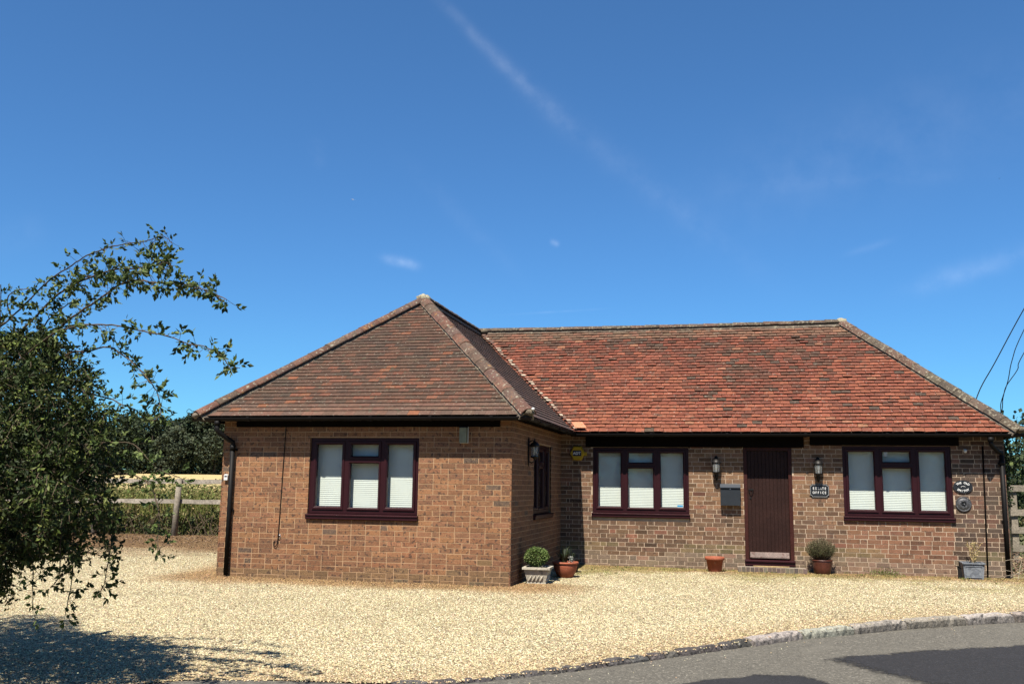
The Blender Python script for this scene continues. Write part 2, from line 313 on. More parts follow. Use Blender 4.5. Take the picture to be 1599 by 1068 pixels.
# gravel yard as a fine grid, cut along the kerb
def gravel_tint(x, y):
    n = noise.noise(Vector((x*.7, y*.7, 3))); n2 = noise.noise(Vector((x*2.3, y*2.3, 8)))
    t = [1.0, 1.0, 1.0]
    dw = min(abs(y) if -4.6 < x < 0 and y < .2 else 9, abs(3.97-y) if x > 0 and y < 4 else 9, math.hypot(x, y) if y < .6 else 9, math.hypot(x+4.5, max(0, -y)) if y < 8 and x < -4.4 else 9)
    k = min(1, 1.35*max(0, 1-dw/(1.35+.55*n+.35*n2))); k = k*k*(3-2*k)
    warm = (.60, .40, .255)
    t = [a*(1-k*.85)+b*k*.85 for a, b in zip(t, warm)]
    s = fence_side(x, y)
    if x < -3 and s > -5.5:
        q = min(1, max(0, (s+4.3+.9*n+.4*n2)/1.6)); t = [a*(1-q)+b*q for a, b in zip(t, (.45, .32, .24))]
    sr = side_road(x, y)
    q = max(0, 1+sr/(.9+.4*n))*.55; t = [a*(1-q)+b*q for a, b in zip(t, (.80, .66, .55))]
    if x > .3 and y > 1.2: q = min(.85, max(0, .35+n2+n)*.9*min(1, (y-1.2)*.7)); t = [a*(1-q)+b*q for a, b in zip(t, (.52, .52, .28))]
    return tuple(t)
def gravel_yard():
    mb = MB(); nx, ny = 150, 130; xs = [-16+27*i/nx for i in range(nx+1)]; ys = [-12+27*j/ny for j in range(ny+1)]
    mb2 = {}
    P = [Vector(p) for p in KERB]
    def snap(x, y):
        s = side_road(x, y)
        if s > 0:      # pull vertex on the road side back to the kerb line
            best = None
            for (a, b) in zip(P, P[1:]):
                d = b-a; t = max(0, min(1, (Vector((x, y))-a).dot(d)/d.length_squared)); q = a+d*t
                if best is None or (Vector((x, y))-q).length < best[0]: best = ((Vector((x, y))-q).length, q)
            return best[1].x, best[1].y, s
        return x, y, s
    S = [[snap(x, y) for y in ys] for x in xs]
    for i in range(nx+1):
        for j in range(ny+1):
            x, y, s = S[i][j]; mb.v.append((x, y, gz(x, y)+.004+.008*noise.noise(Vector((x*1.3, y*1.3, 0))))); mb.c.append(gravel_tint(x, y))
    for i in range(nx):
        for j in range(ny):
            q = [S[i][j], S[i+1][j], S[i+1][j+1], S[i][j+1]]
            if all(t[2] > 0 for t in q): continue
            if fence_side(q[0][0], q[0][1]) > .3 and q[0][0] < 3: continue
            if q[0][0] > 8.3 and q[0][1] > 5: continue
            k = i*(ny+1)+j; mb.f.append((k, k+ny+1, k+ny+2, k+1)); mb.m.append(0)
    return mb.build('gravel_drive', M['gravel'], None, True)
struct(gravel_yard())
# road sheet
mb = MB()
for i, p in enumerate(KERB):
    a = Vector(KERB[max(i-1, 0)]); b = Vector(KERB[min(i+1, len(KERB)-1)]); t = (b-a).normalized(); n = Vector((-t.y, t.x))*1.0
    if n.y > 0 and n.x < 0: n = -n
    n = Vector((t.y, -t.x)) if side_road(p[0]+t.y*.3, p[1]-t.x*.3) > 0 else Vector((-t.y, t.x))
    for k, w in enumerate((-.12, .15, .6, 1.5)):
        z = -kerb_drop(i)-(.0 if k < 2 else .01*k)
        mb.v.append((p[0]+n.x*w, p[1]+n.y*w, z)); mb.c.append((1, 1, 1))
n0 = len(KERB)
for i in range(n0-1):
    for k in range(3): mb.f.append((i*4+k, i*4+k+1, i*4+k+5, i*4+k+4)); mb.m.append(0)
# far side: join the strip to an opposite edge line
o = len(mb.v)
for i, p in enumerate(KERB):
    f = i/(n0-1); mb.v.append((22-30*f, -6-14*f, -.16)); mb.c.append((1, 1, 1))
for i in range(n0-1): mb.f.append((i*4+3, o+i, o+i+1, i*4+7)); mb.m.append(0)
ro = mb.build('road', M['asphalt'], None, True); struct(ro)
me = ro.data
import bmesh
bm = bmesh.new(); bm.from_mesh(me); bmesh.ops.recalc_face_normals(bm, faces=bm.faces); bm.faces.ensure_lookup_table()
if sum(f.normal.z for f in bm.faces) < 0: bmesh.ops.reverse_faces(bm, faces=bm.faces)
bm.to_mesh(me); bm.free()
from mathutils.bvhtree import BVHTree
RBVH = BVHTree.FromPolygons([v.co[:] for v in me.vertices], [p.vertices[:] for p in me.polygons])
def road_z(x, y):
    h = RBVH.ray_cast(Vector((x, y, 5)), Vector((0, 0, -1))); return h[0].z if h[0] else -.15
def patch_sheet(poly, name):
    mb = MB(); P = [Vector(p) for p in poly]; c = sum(P, Vector((0, 0)))/len(P); rings = []
    E_ = []
    for a, b in zip(P, P[1:]+P[:1]):
        n = max(2, int((b-a).length/.06))
        for k in range(n):
            q = a+(b-a)*k/n; E_.append(q+Vector((noise.noise(Vector((q.x*3, q.y*3, 1))), noise.noise(Vector((q.x*3, q.y*3, 9)))))*.09+Vector((rnd.uniform(-.012, .012), rnd.uniform(-.012, .012))))
    K = 14
    for k in range(K+1):
        for q in E_:
            r = c+(q-c)*(1-k/K); mb.v.append((r.x, r.y, road_z(r.x, r.y)+.004)); mb.c.append((min(1, k/K*2.2),)*3)
    n = len(E_)
    for k in range(K):
        for j in range(n): mb.f.append((k*n+j, k*n+(j+1) % n, (k+1)*n+(j+1) % n, (k+1)*n+j)); mb.m.append(0)
    o = struct(mb.build(name, M['asphalt_dark'], None, True))
    bm = bmesh.new(); bm.from_mesh(o.data); bmesh.ops.remove_doubles(bm, verts=bm.verts, dist=1e-5); bmesh.ops.recalc_face_normals(bm, faces=bm.faces)
    if sum(f.normal.z for f in bm.faces) < 0: bmesh.ops.reverse_faces(bm, faces=bm.faces)
    bm.to_mesh(o.data); bm.free()
patch_sheet([(3.60, -4.29), (4.02, -3.84), (4.66, -3.24), (5.9, -2.35), (8.5, -.7), (9, -3.2), (5.6, -5.4), (4.6, -5.5), (3.95, -4.85)], 'road_repair')
patch_sheet([(2.3, -6.1), (2.82, -5.45), (3.21, -5.10), (3.56, -4.95), (3.85, -5.25), (3.8, -6.3), (3.0, -7.0)], 'road_stain')
# kerb: big granite kerbs that shrink into a row of setts
mb = MB()
def along(s):
    acc = 0
    for i, (a, b) in enumerate(zip(KERB, KERB[1:])):
        A, B = Vector(a), Vector(b); L = (B-A).length
        if acc+L >= s: return A+(B-A)*((s-acc)/L), (B-A).normalized(), kerb_drop(i)+(kerb_drop(i+1)-kerb_drop(i))*((s-acc)/L)
        acc += L
    return None
s = 6.0
while True:
    q = along(s)
    if q is None or q[0].x < .75: break
    big = q[0].x > 3.5; L = rnd.uniform(.75, .95) if big else rnd.uniform(.17, .30)
    e = along(s+L-(.028 if big else .022))
    if e is None: break
    n = Vector((q[1].y, -q[1].x)); 
    if side_road(q[0].x+n.x*.2, q[0].y+n.y*.2) < 0: n = -n
    wdt = .14 if big else .10; top = (.016 if big else .012)+rnd.uniform(-.006, .006)
    c = vary((.34, .31, .27) if big else (.10, .09, .085), .2)
    segs = max(2, int(L/.06)); vs = []; fs = []
    prof = [(-wdt*.5, -.35), (-wdt*.5, top-.01), (-wdt*.38, top), (wdt*.25, top), (wdt*.5, top-.03), (wdt*.56, -.1), (wdt*.56, -.35)]
    for k in range(segs+1):
        f = k/segs; p = q[0]+(e[0]-q[0])*f; endk = (abs(2*f-1)**6)*.012
        for j, (a, b) in enumerate(prof):
            w = noise.noise(Vector((p.x*14, p.y*14, j*1.7+s)))*(.024 if j not in (0, 6) else 0)
            vs.append((p.x+n.x*(a+w), p.y+n.y*(a+w), b+(w*.7 if b > -.2 else 0)-(endk if j in (2, 3, 4) else 0)))
    m_ = len(prof)
    for k in range(segs):
        for j in range(m_-1): fs.append((k*m_+j, k*m_+j+1, (k+1)*m_+j+1, (k+1)*m_+j))
    fs += [tuple(range(m_))[::-1], tuple(segs*m_+j for j in range(m_))]
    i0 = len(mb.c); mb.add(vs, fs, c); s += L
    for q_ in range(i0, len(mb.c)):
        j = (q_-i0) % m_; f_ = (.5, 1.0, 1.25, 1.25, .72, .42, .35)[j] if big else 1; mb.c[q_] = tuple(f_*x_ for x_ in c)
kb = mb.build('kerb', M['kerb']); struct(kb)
bm = bmesh.new(); bm.from_mesh(kb.data); bmesh.ops.recalc_face_normals(bm, faces=bm.faces); bm.to_mesh(kb.data); bm.free()

# loose stones lying on the yard
def pebbles():
    V = []; Fc = []; Cc = []; r = random.Random(11); k = 0
    base = [(0, 0, 1), (1, 0, 0), (0, 1, 0), (-1, 0, 0), (0, -1, 0)]; bf = [(0, 1, 2), (0, 2, 3), (0, 3, 4), (0, 4, 1)]
    pal = [(.86, .77, .52), (.80, .69, .43), (.72, .58, .34), (.88, .81, .58), (.50, .36, .22), (.82, .72, .46), (.80, .70, .44), (.32, .23, .15)]
    while k < 90000:
        d = 4.6+16*r.random()**1.6; a = R_(-45+62*r.random()); x = CAM.x+d*math.sin(a); y = CAM.y+d*math.cos(a)
        if -4.6 < x < .02 and y > -.02 or x > 0 and y > 3.93: continue
        sr = side_road(x, y)
        if sr > .05 and not (r.random() < .03*max(0, 1-sr/.7)**2+.0012): continue
        sz = r.uniform(.0038, .0078)*(1+.02*(d-5)); an = r.uniform(0, 6.3); ca, sa = math.cos(an), math.sin(an); ex = r.uniform(.7, 1.5); hz = r.uniform(.5, .95)
        z = gz(x, y)+.006+.008*noise.noise(Vector((x*1.3, y*1.3, 0))) if sr < .05 else road_z(x, y)
        t = gravel_tint(x, y) if sr < .05 else (1, 1, 1); c = r.choice(pal); c = tuple(min(.9, c[i]*t[i]*r.uniform(.9, 1.1)) for i in range(3))
        tx, ty = r.uniform(-.3, .3), r.uniform(-.3, .3)
        for (px, py, pz) in base:
            px *= ex; X = (px*ca-py*sa)*sz; Y = (px*sa+py*ca)*sz; V.append((x+X+tx*pz*sz, y+Y+ty*pz*sz, z+pz*sz*hz-(.002 if pz == 0 else 0)+(tx*px+ty*py)*sz*.5)); Cc.append(c)
        o = k*5; Fc += [tuple(o+i for i in f) for f in bf]; k += 1
    mb = MB(); mb.v = V; mb.f = Fc; mb.c = Cc; mb.m = [0]*len(Fc)
    tag(mb.build('loose_gravel', M['pebble']), kind='stuff')
pebbles()

# ------------------------------------------------------------------ the house
S = 3.97; LW = 4.53; XE = 7.43; YB = 8.75
house = thing('brick_bungalow', (0, 0, 0), 'L-shaped single storey brick bungalow with brown and red clay tiled hipped roofs', 'house')
CH = .075; Z0 = .05-CH*4
def wall(name, org, ud, nd, U, zt, openings, bond, colf, bm_, mm_, thick=.25, zfun=None, start=.1, end=.1):
    """bricks on face plane; org at u=0, z=0; ud along; nd outward normal"""
    mb = MB(); org = Vector(org); ud = Vector(ud); nd = Vector(nd); up = Vector((0, 0, 1))
    us = sorted({start, U-end}|{o[0] for o in openings}|{o[1] for o in openings}); zs = sorted({-.35, zt}|{o[2] for o in openings}|{o[3] for o in openings})
    def inside(u, z): return any(o[0] < u < o[1] and o[2] < z < o[3] for o in openings)
    for a, b in zip(us, us[1:]):
        for c, d in zip(zs, zs[1:]):
            if not inside((a+b)/2, (c+d)/2): mb.obox(org+ud*a+up*c-nd*thick, ud*(b-a), nd*(thick-.0), up*(d-c), (1, 1, 1), 1)
    if start > 0: mb.obox(org+up*(-.35)-nd*.2, ud*start, nd*.2, up*(zt+.35), (1, 1, 1), 1) if start < .05 else mb.obox(org+ud*.004+up*(-.35)-nd*.24, ud*(start-.004), nd*.24, up*(zt+.35), (1, 1, 1), 1)
    if end > 0: mb.obox(org+ud*(U-end)+up*(-.35)-nd*.24, ud*(end-.004), nd*.24, up*(zt+.35), (1, 1, 1), 1)
    r = random.Random(len(name)*17+int(U*100)); k = 0; z = Z0
    while z < zt-.02:
        if bond == 'stretcher': seq = [(.1025 if k % 2 else .215)]+[.215]*200
        else:
            seq = ([.215] if k % 2 else [.1025, .046, .215])+[q_+r.uniform(-.006, .006) for q_ in [.1025, .215]*200]
            if r.random() < .10: seq = [r.choice((.1025, .215))]+[.215]*200
        if bond == 'mixed': seq = [(.1025 if k % 2 else .215)]+[r.choice((.215, .215, .215, .215, .1025)) for _ in range(200)]
        u = 0.0
        for L in seq:
            if u >= U-.01: break
            e = min(u+L, U); 
            if U-e < .06: e = U
            if e-u > .02:
                z0, z1 = z+.005, min(z+CH-.005, zt)
                iv = [(u, e)]
                for o in openings:
                    if z1 > o[2]+.012 and z0 < o[3]-.012:
                        nv = []
                        for a, b in iv:
                            if b <= o[0] or a >= o[1]: nv.append((a, b)); continue
                            if a < o[0]: nv.append((a, o[0]))
                            if b > o[1]: nv.append((o[1], b))
                        iv = nv
                for a, b in iv:
                    if b-a < .025: continue
                    j = r.uniform(-.0015, .0015); pr = .0026+r.uniform(-.0012, .0018)
                    if a == 0: pr = .0028
                    c = colf((a+b)/2, (z0+z1)/2, r)
                    sk = r.uniform(-.0015, .0015)
                    vs = [org+ud*(a+(-.005 if a == 0 else 0))+up*(z0+j)-nd*.02, org+ud*(b+(.005 if b >= U else 0))+up*(z0+j+sk)-nd*.02, org+ud*(b+(.005 if b >= U else 0))+up*(z1+j+sk)-nd*.02, org+ud*(a+(-.005 if a == 0 else 0))+up*(z1+j)-nd*.02]
                    vs2 = [v+nd*(.02+pr) for v in vs]
                    h_ = .002; cen = sum(vs2, Vector())/4
                    front = [v+(cen-v).normalized()*h_ for v in vs2]; side = [v-nd*h_ for v in vs2]
                    fs = [(8, 9, 10, 11)]
                    for q in range(4):
                        w = (q+1) % 4; fs += [(q, w, 4+w, 4+q), (4+q, 4+w, 8+w, 8+q)]
                    flip = ud.cross(up).dot(nd) < 0
                    if flip: fs = [f[::-1] for f in fs]
                    mb.add(vs+side+front, fs, c, 0)
            u = e+.010
        z += CH; k += 1
    return mb.build(name, [bm_, mm_], house)
def cw(u, z, r):
    p = [(.35, .175, .088), (.33, .158, .080), (.38, .19, .092), (.30, .148, .076), (.34, .17, .092), (.27, .138, .076)]
    c = r.choice(p)
    if r.random() < .02: c = (.18, .125, .09)
    if z < .14+.16*noise.noise(Vector((u*1.3, 0, 2))) or (u > 3.6 and z < .35 and r.random() < .5): c = tuple(a*.5+b*.5 for a, b in zip(c, (.22, .18, .09)))
    k = .90+.16*noise.noise(Vector((u*.8, z*1.3, 6)))
    if z < .38: k *= .92-.10*noise.noise(Vector((u*2, 1, 1)))
    c = (c[0]*k, c[1]*k*.95, c[2]*k*.92); return vary(c, .09, r)
def cws(u, z, r): return tuple(q*.95 for q in cw(u, max(z, .2), r))
def cm(u, z, r):
    p = [(.225, .128, .075), (.185, .104, .06), (.25, .138, .078), (.15, .086, .053), (.265, .15, .09), (.205, .115, .072)]
    c = r.choice(p)
    n = noise.noise(Vector((u*.6, z*1.2, 4)))
    if z > 1.05 and .5 < u < 4.7: c = tuple(a*.6+b*.4 for a, b in zip(c, (.36, .20, .105)))
    if z < .9 and u < 4.2: c = tuple(a*.75+b*.25 for a, b in zip(c, (.12, .08, .05)))
    if 4.9 < u < 6.7 and z < .95: c = tuple(a*.45+b*.55 for a, b in zip(c, (.33, .15, .085)))
    if u > 6.6: c = r.choice([(.13, .08, .055), (.16, .095, .062), (.20, .105, .07), (.11, .075, .055)])
    if r.random() < .03: c = (.27, .12, .075)
    if r.random() < .12: c = tuple(a*.6 for a in c)
    if z < .24+.1*n: c = tuple(a*.6+b*.4 for a, b in zip(c, (.32, .26, .19)))
    elif z < .45 and n > .1: c = tuple(a*.6+b*.4 for a, b in zip(c, (.26, .22, .10)))
    return vary(c, .14, r)
ZT = 2.33
ow = (1.43, 3.145, .865, 2.065)
wall('wing_front_wall', (-LW, 0, 0), (1, 0, 0), (0, -1, 0), LW, ZT, [ow], 'mixed', cw, M['brick_wing'], M['mortar_wing'])
osd = (1.53, 3.0, .865, 2.06)
wall('wing_side_wall', (0, 0, 0), (0, 1, 0), (1, 0, 0), S, ZT, [osd], 'stretcher', cws, M['brick_wing'], M['mortar_wing'], end=0)
o1 = (.585, 2.295, .855, 2.10); o2 = (4.885, 6.615, .875, 2.14); od = (3.235, 4.052, .05, 2.11)
wall('main_front_wall', (0, S, 0), (1, 0, 0), (0, -1, 0), XE, ZT, [o1, o2, od], 'flemish', cm, M['brick_main'], M['mortar_main'], start=0)
wall('end_wall', (XE, S, 0), (0, 1, 0), (1, 0, 0), YB-S, ZT, [], 'flemish', lambda u, z, r: cm(7.2, z, r), M['brick_main'], M['mortar_main'])
wall('left_wall', (-LW, YB, 0), (0, -1, 0), (-1, 0, 0), YB, ZT, [], 'stretcher', cws, M['brick_wing'], M['mortar_wing'])
wall('back_wall', (XE, YB, 0), (-1, 0, 0), (0, 1, 0), XE+LW, ZT, [], 'flemish', cm, M['brick_main'], M['mortar_main'])
# inner floor
mb = MB(); mb.box(-LW+.26, -.26, .26, YB-.26, -.1, .04); mb.box(-.26, XE-.26, S+.26, YB-.26, -.1, .04); mb.build('floor', M['room'], house)

# --- windows
def ring(mb, x0, x1, z0, z1, wd, yf, yb, bev=.012, col=(1, 1, 1), mi=0):
    def rect(i, y): return [(x0+i, y, z0+i), (x1-i, y, z0+i), (x1-i, y, z1-i), (x0+i, y, z1-i)]
    vs = rect(0, yb)+rect(0, yf)+rect(wd-bev, yf)+rect(wd, yf+bev)+rect(wd, yb); fs = []
    for L in range(4):
        for q in range(4):
            w = (q+1) % 4; fs.append((L*4+q, L*4+w, (L+1)*4+w, (L+1)*4+q))
    for q in range(4):
        w = (q+1) % 4; fs.append((16+q, 16+w, w, q))
    mb.add(vs, fs, col, mi)
def window(parent, loc, rz, w, h, blind=True, n_label=None, sticker=None, stretch=0):
    """origin lower left corner on the wall face, y into the wall"""
    o = bpy.data.objects.new('window', None); COL.objects.link(o); o.parent = parent; o.location = loc; o.rotation_euler = (0, 0, rz)
    sc = w/1.712; zb = .09          # sill height below frame
    f = MB(); ring(f, 0.002, w-.002, zb, h-.002, .055, .03, .10, .008)
    m1, m2 = .575*sc, 1.145*sc
    for m_ in (m1, m2): f.box(m_-.028, m_+.028, .028, .10, zb+.05, h-.05)
    tz = h-.33
    f.box(m1+.028, m2-.028, .027, .10, tz-.015, tz+.015)
    f.build('frame', M['burg'], o)
    lights = [(.055, m1-.028, zb+.055, h-.057, .045), (m1+.028, m2-.028, tz+.015, h-.057, .045), (m1+.028, m2-.028, zb+.055, tz-.015, .034), (m2+.028, w-.055, zb+.055, h-.057, .045)]
    for (a, b, c, d, t) in lights:
        s_ = MB(); ring(s_, a+.001, b-.001, c+.001, d-.001, t, .016, .085, .018); s_.build('casement', M['burg'], o)
        g = MB(); g.box(a+t, b-t, .05, .054, c+t, d-t); g.build('pane', M['glass'], o)
    sl = MB()
    sl.prism([(.105, zb-.001), (-.045, zb-.014), (-.055, zb-.022), (-.055, zb-.034), (-.042, zb-.038), (-.042, .012), (-.03, 0), (.105, 0)], (-.014, 0, 0), (0, 1, 0), (0, 0, 1), (w+.028, 0, 0))
    sl.build('sill', M['burg'], o)
    if blind:
        b = MB(); z = zb+.05; r = random.Random(int(w*1000)+int(loc[0]*10))
        yb_ = .165
        while z < h-.05:
            for (a, c) in ((.05, m1-.004), (m1+.004, m2-.004), (m2+.004, w-.05)):
                tl = r.uniform(-.002, .002)
                b.add([(a, yb_-.003, z), (c, yb_-.003, z+tl*.3), (c, yb_, z+.014), (a, yb_, z+.014), (a, yb_+.003, z+.0295), (c, yb_+.003, z+.0295+tl*.3)], [(0, 1, 2, 3), (3, 2, 5, 4)])
            z += .0285
        b.build('blind', M['blind'], o)
        bt = MB(); bt.box(.05, w-.05, .165, .195, zb+.03, zb+.05); bt.build('blind_rail', M['blind'], o)
    # reveal lining
    rv = MB(); rv.box(.0, w, .10, .245, zb-.0, zb+.012); rv.box(0, w, .1, .245, h-.012, h); rv.box(0, .012, .1, .245, zb+.013, h-.013); rv.box(w-.012, w, .1, .245, zb+.013, h-.013); rv.build('reveal', M['white'], o)
    if sticker:
        for (x0, x1, z0, z1, mm) in sticker:
            st = MB(); st.box(x0, x1, .046, .0485, z0, z1); st.build('sticker', mm, o)
    return o
mblue = mat('sticker_blue', (.05, .35, .65), .5); mpale = mat('sticker_pale', (.55, .58, .55), .5)
window(house, (-3.10, 0, .865), 0, 1.715, 1.20)
window(house, (.585, S, .855), 0, 1.71, 1.245, sticker=[(1.50, 1.60, .175, .20, mpale), (1.50, 1.60, .201, .235, mblue)])
window(house, (4.885, S, .875), 0, 1.73, 1.265, sticker=[(.675, .735, 1.09, 1.16, mpale)])
window(house, (0, 1.53, .865), R_(90), 1.47, 1.195, blind=False)
# dark curtain wall in the wing room so that one looks into a dark room
# --- door
dr = bpy.data.objects.new('door', None); COL.objects.link(dr); dr.parent = house; dr.location = (3.235, S, .10)
DW = .817; DH = 2.01
f = MB(); f.box(0.001, .062, .015, .12, 0, DH-.001); f.box(DW-.062, DW-.001, .015, .12, 0, DH-.001); f.box(.062, DW-.062, .016, .12, DH-.055, DH-.001); f.build('door_frame', M['doorframe'], dr)
lf = MB(); n = 11; x = .064; pw = (DW-.128)/n
for i in range(n):
    a = x+i*pw; c = 1; yy = .055+rnd.uniform(-.001, .001)
    lf.prism([(a+.0015, .10), (a+.0015, yy+.003), (a+.004, yy), (a+pw-.004, yy), (a+pw-.0015, yy+.003), (a+pw-.0015, .10)], (0, 0, .105), (1, 0, 0), (0, 1, 0), (0, 0, DH-.163))
lf.box(.064, DW-.064, .07, .098, .105, DH-.058)
leaf = lf.build('door_leaf', M['door'], dr)
wbd = MB(); wbd.prism([(.053, .215), (.035, .205), (-.005, .135), (-.005, .118), (.053, .118)], (.085, 0, 0), (0, 1, 0), (0, 0, 1), (DW-.17, 0, 0)); wbd.build('weatherboard', M['worn'], dr)
th = MB(); th.prism([(.1, .10), (-.025, .085), (-.05, .072), (-.05, .055), (-.03, .048), (-.03, -.005), (.1, -.005)], (-.01, 0, 0), (0, 1, 0), (0, 0, 1), (DW+.02, 0, 0)); th.build('threshold', M['burg'], dr)
hd = MB(); cx, cz = .115, 1.245-.0
hd.box(cx-.03, cx+.045, .046, .053, cz+.02, cz+.045)
hd.tube([(cx-.02+.055*0, .04, cz+.03)]+[(cx+.008-.032*math.cos(t), .030, cz+.02-.062*math.sin(t)) for t in [0.0, .5, 1.0, 1.57, 2.1, 2.6, 3.14]], .0055, 6)
hd.tube([(cx-.028, .05, cz+.032), (cx-.028, .02, cz+.03)], .008, 6); hd.tube([(cx+.042, .05, cz+.032), (cx+.042, .02, cz+.03)], .008, 6)
hd.build('handle', M['iron'], dr); hd = MB(); hd.box(cx-.02, cx+.012, .046, .053, cz-.13, cz-.095); hd.build('keyhole', M['iron'], dr)

# --- timber fascia beams at the wall head, corbel
fb = MB(); fb.box(-4.315, -.175, -.03, .05, 2.222, 2.36); fb.build('fascia', M['fascia'], house)
fb = MB(); fb.box(.46, 4.26, S-.03, S+.05, 2.103, 2.33); fb.box(4.36, 6.74, S-.03, S+.05, 2.143, 2.33); fb.build('fascia', M['fascia'], house)
# soffit boards and rafters feet
sf = MB(); sf.box(-4.74, .21, -.20, .03, 2.345, 2.36); sf.box(-.02, .21, .03, 3.72, 2.345, 2.36); sf.box(.212, 7.49, 3.72, 4.0, 2.325, 2.34); sf.box(7.40, 7.49, 4.0, 8.98, 2.325, 2.34); sf.box(-4.74, -4.5, .031, 8.98, 2.345, 2.36)
sf.build('soffit', M['fascia'], house)
sf = MB(); sf.box(-4.74, .21, -.215, -.201, 2.30, 2.385); sf.box(.211, .225, -.215, 3.70, 2.30, 2.385); sf.box(.226, 7.49, 3.700, 3.715, 2.28, 2.365); sf.box(7.491, 7.505, 3.70, 8.98, 2.28, 2.365); sf.box(-4.755, -4.741, -.215, 8.98, 2.30, 2.385)
sf.build('fascia', M['fascia'], house)

# --- roofs
def convex_range(poly, v):
    us = []
    for (a, b) in zip(poly, poly[1:]+poly[:1]):
        if (a[1]-v)*(b[1]-v) <= 0 and abs(a[1]-b[1]) > 1e-9:
            t = (v-a[1])/(b[1]-a[1]); us.append(a[0]+(b[0]-a[0])*t)
    return (min(us), max(us)) if us else None
def roof_slope(name, P, old, colf, m, seed):
    """P: convex list of 3D points, first two = eave line (left to right seen from outside)"""
    P = [Vector(p) for p in P]; o = P[0]; ud = (P[1]-P[0]).normalized(); nrm = (P[1]-P[0]).cross(P[2]-P[0]).normalized()
    if nrm.z < 0: nrm = -nrm
    vd = nrm.cross(ud).normalized()
    if vd.z < 0: vd = -vd
    poly = [((p-o).dot(ud), (p-o).dot(vd)) for p in P]; vmax = max(q[1] for q in poly)
    r = random.Random(seed); mb = MB(); g = .1; w = .165; k = 0
    # boarding underneath
    n = len(P); under = [p-nrm*.03 for p in P]; low = [p-nrm*.06 for p in P]
    mb.add(under+low, [tuple(range(n)), tuple(range(n, 2*n))[::-1]]+[(i, n+i, n+(i+1) % n, (i+1) % n) for i in range(n)], (.03, .02, .015))
    v = -.0
    th = .017 if old else .013
    while v < vmax-.03:
        vb = v-.03 if k == 0 else v; vt = min(v+g+.02, vmax)
        r0 = convex_range(poly, max(vb, 1e-4)); r1 = convex_range(poly, min(vt, vmax-1e-4))
        if r0 and r1:
            off = (w/2 if k % 2 else 0)+(r.uniform(-.02, .02) if old else 0); u = math.floor(min(r0[0], r1[0])/w)*w-w+off
            while u < max(r0[1], r1[1]):
                ww = w*(r.uniform(.97, 1.03) if old else 1); gp = .006 if old else .002
                b0, b1 = max(u+gp/2, r0[0]), min(u+ww-gp/2, r0[1]); t0, t1 = max(u+gp/2, r1[0]), min(u+ww-gp/2, r1[1])
                if b1 > b0+.004 or t1 > t0+.004:
                    b1 = max(b1, b0); t1 = max(t1, t0)
                    if old:
                        wv = .015*noise.noise(Vector((u*.5, v*1.1, seed)))+.005*noise.noise(Vector((u*2.1, v*2, seed+3)))
                        dv = wv+r.uniform(-.007, .007); lift = r.uniform(0, .009)+(.012 if r.random() < .03 else 0)
                        sk = r.uniform(-.004, .004); bow = .016*noise.noise(Vector((u*.8, v*.8, seed+9)))
                    else:
                        dv = r.uniform(-.0015, .0015); lift = r.uniform(0, .002); sk = r.uniform(-.001, .001); bow = 0
                    cu = (u+w/2); c = colf(cu, v, r)
                    hb = (.019 if old else .0155)+lift; ht = .001
                    def pt(a, b, h): return o+ud*a+vd*b+nrm*(h+bow)
                    mid = (b0+b1)/2; cam_ = .0025 if old else .001
                    vs = [pt(b0, vb+dv-sk, hb), pt(mid, vb+dv, hb+cam_), pt(b1, vb+dv+sk, hb), pt(t1, vt, ht), pt((t0+t1)/2, vt, ht+cam_), pt(t0, vt, ht)]
                    vs += [q-nrm*th for q in vs]
                    fs = [(0, 1, 4, 5), (1, 2, 3, 4), (8, 9, 3, 2), (11, 6, 0, 5)]
                    mb.add(vs, fs, c); mb.add([vs[0], vs[1], vs[2], vs[6], vs[7], vs[8]], [(3, 4, 1, 0), (4, 5, 2, 1)], tuple(q*.12 for q in c))   # shade line under each course, painted into the lower edge colour
                u += ww
        v += g; k += 1
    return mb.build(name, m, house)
def ctw(u, v, r):
    n = noise.noise(Vector((u*.55, v*.75, 2))); n2 = noise.noise(Vector((u*1.7, v*5, 5))); q = r.random()+n*.5+n2*.35
    if q < .16: c = (.075, .053, .040)
    elif q < .45: c = (.088, .056, .040)
    elif q < .78: c = (.103, .060, .042)
    elif q < 1.05: c = (.13, .066, .044)
    else: c = (.17, .075, .046)
    if v < .25: c = tuple(a*.7+b*.3 for a, b in zip(c, (.23, .15, .12)))
    if r.random() < .035: c = (.21, .09, .048)
    c = (c[0]*.97, c[1]*.86, c[2]*.76); return vary(c, .12, r)
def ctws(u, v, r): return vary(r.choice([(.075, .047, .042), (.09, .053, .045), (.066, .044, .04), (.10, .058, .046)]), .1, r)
def ctm(u, v, r):
    n = noise.noise(Vector((u*.45, v*.6, 12))); n2 = noise.noise(Vector((u*1.5, v*3.5, 15))); h = v/3.5; q = r.random()*.9-n*.55-n2*.3-h*.62+.22
    if q < -.18: c = (.11, .064, .046)
    elif q < .05: c = (.145, .066, .045)
    elif q < .35: c = (.20, .070, .046)
    elif q < .65: c = (.25, .080, .050)
    else: c = (.30, .105, .064)
    z = r.random()
    if z < .022: c = (.10, .07, .055)
    elif z < .042: c = (.34, .16, .10)
    if v > 3.1: c = tuple(a*.55+b*.45 for a, b in zip(c, (.24, .17, .12)))
    c = (c[0]*.88, c[1]*.80, c[2]*.70); return vary(c, .12, r)
ZE = 2.385; ZM = 2.365; AP = (-2.265, 2.64, 4.63); RJ = (-2.265, 6.32, 4.63); RR = (5.22, 6.35, 4.655); RL = (-2.265, 6.35, 4.655)
roof_slope('wing_hip_roof', [(-4.79, -.25, ZE), (.26, -.25, ZE), AP], False, ctw, M['tile_wing'], 3)
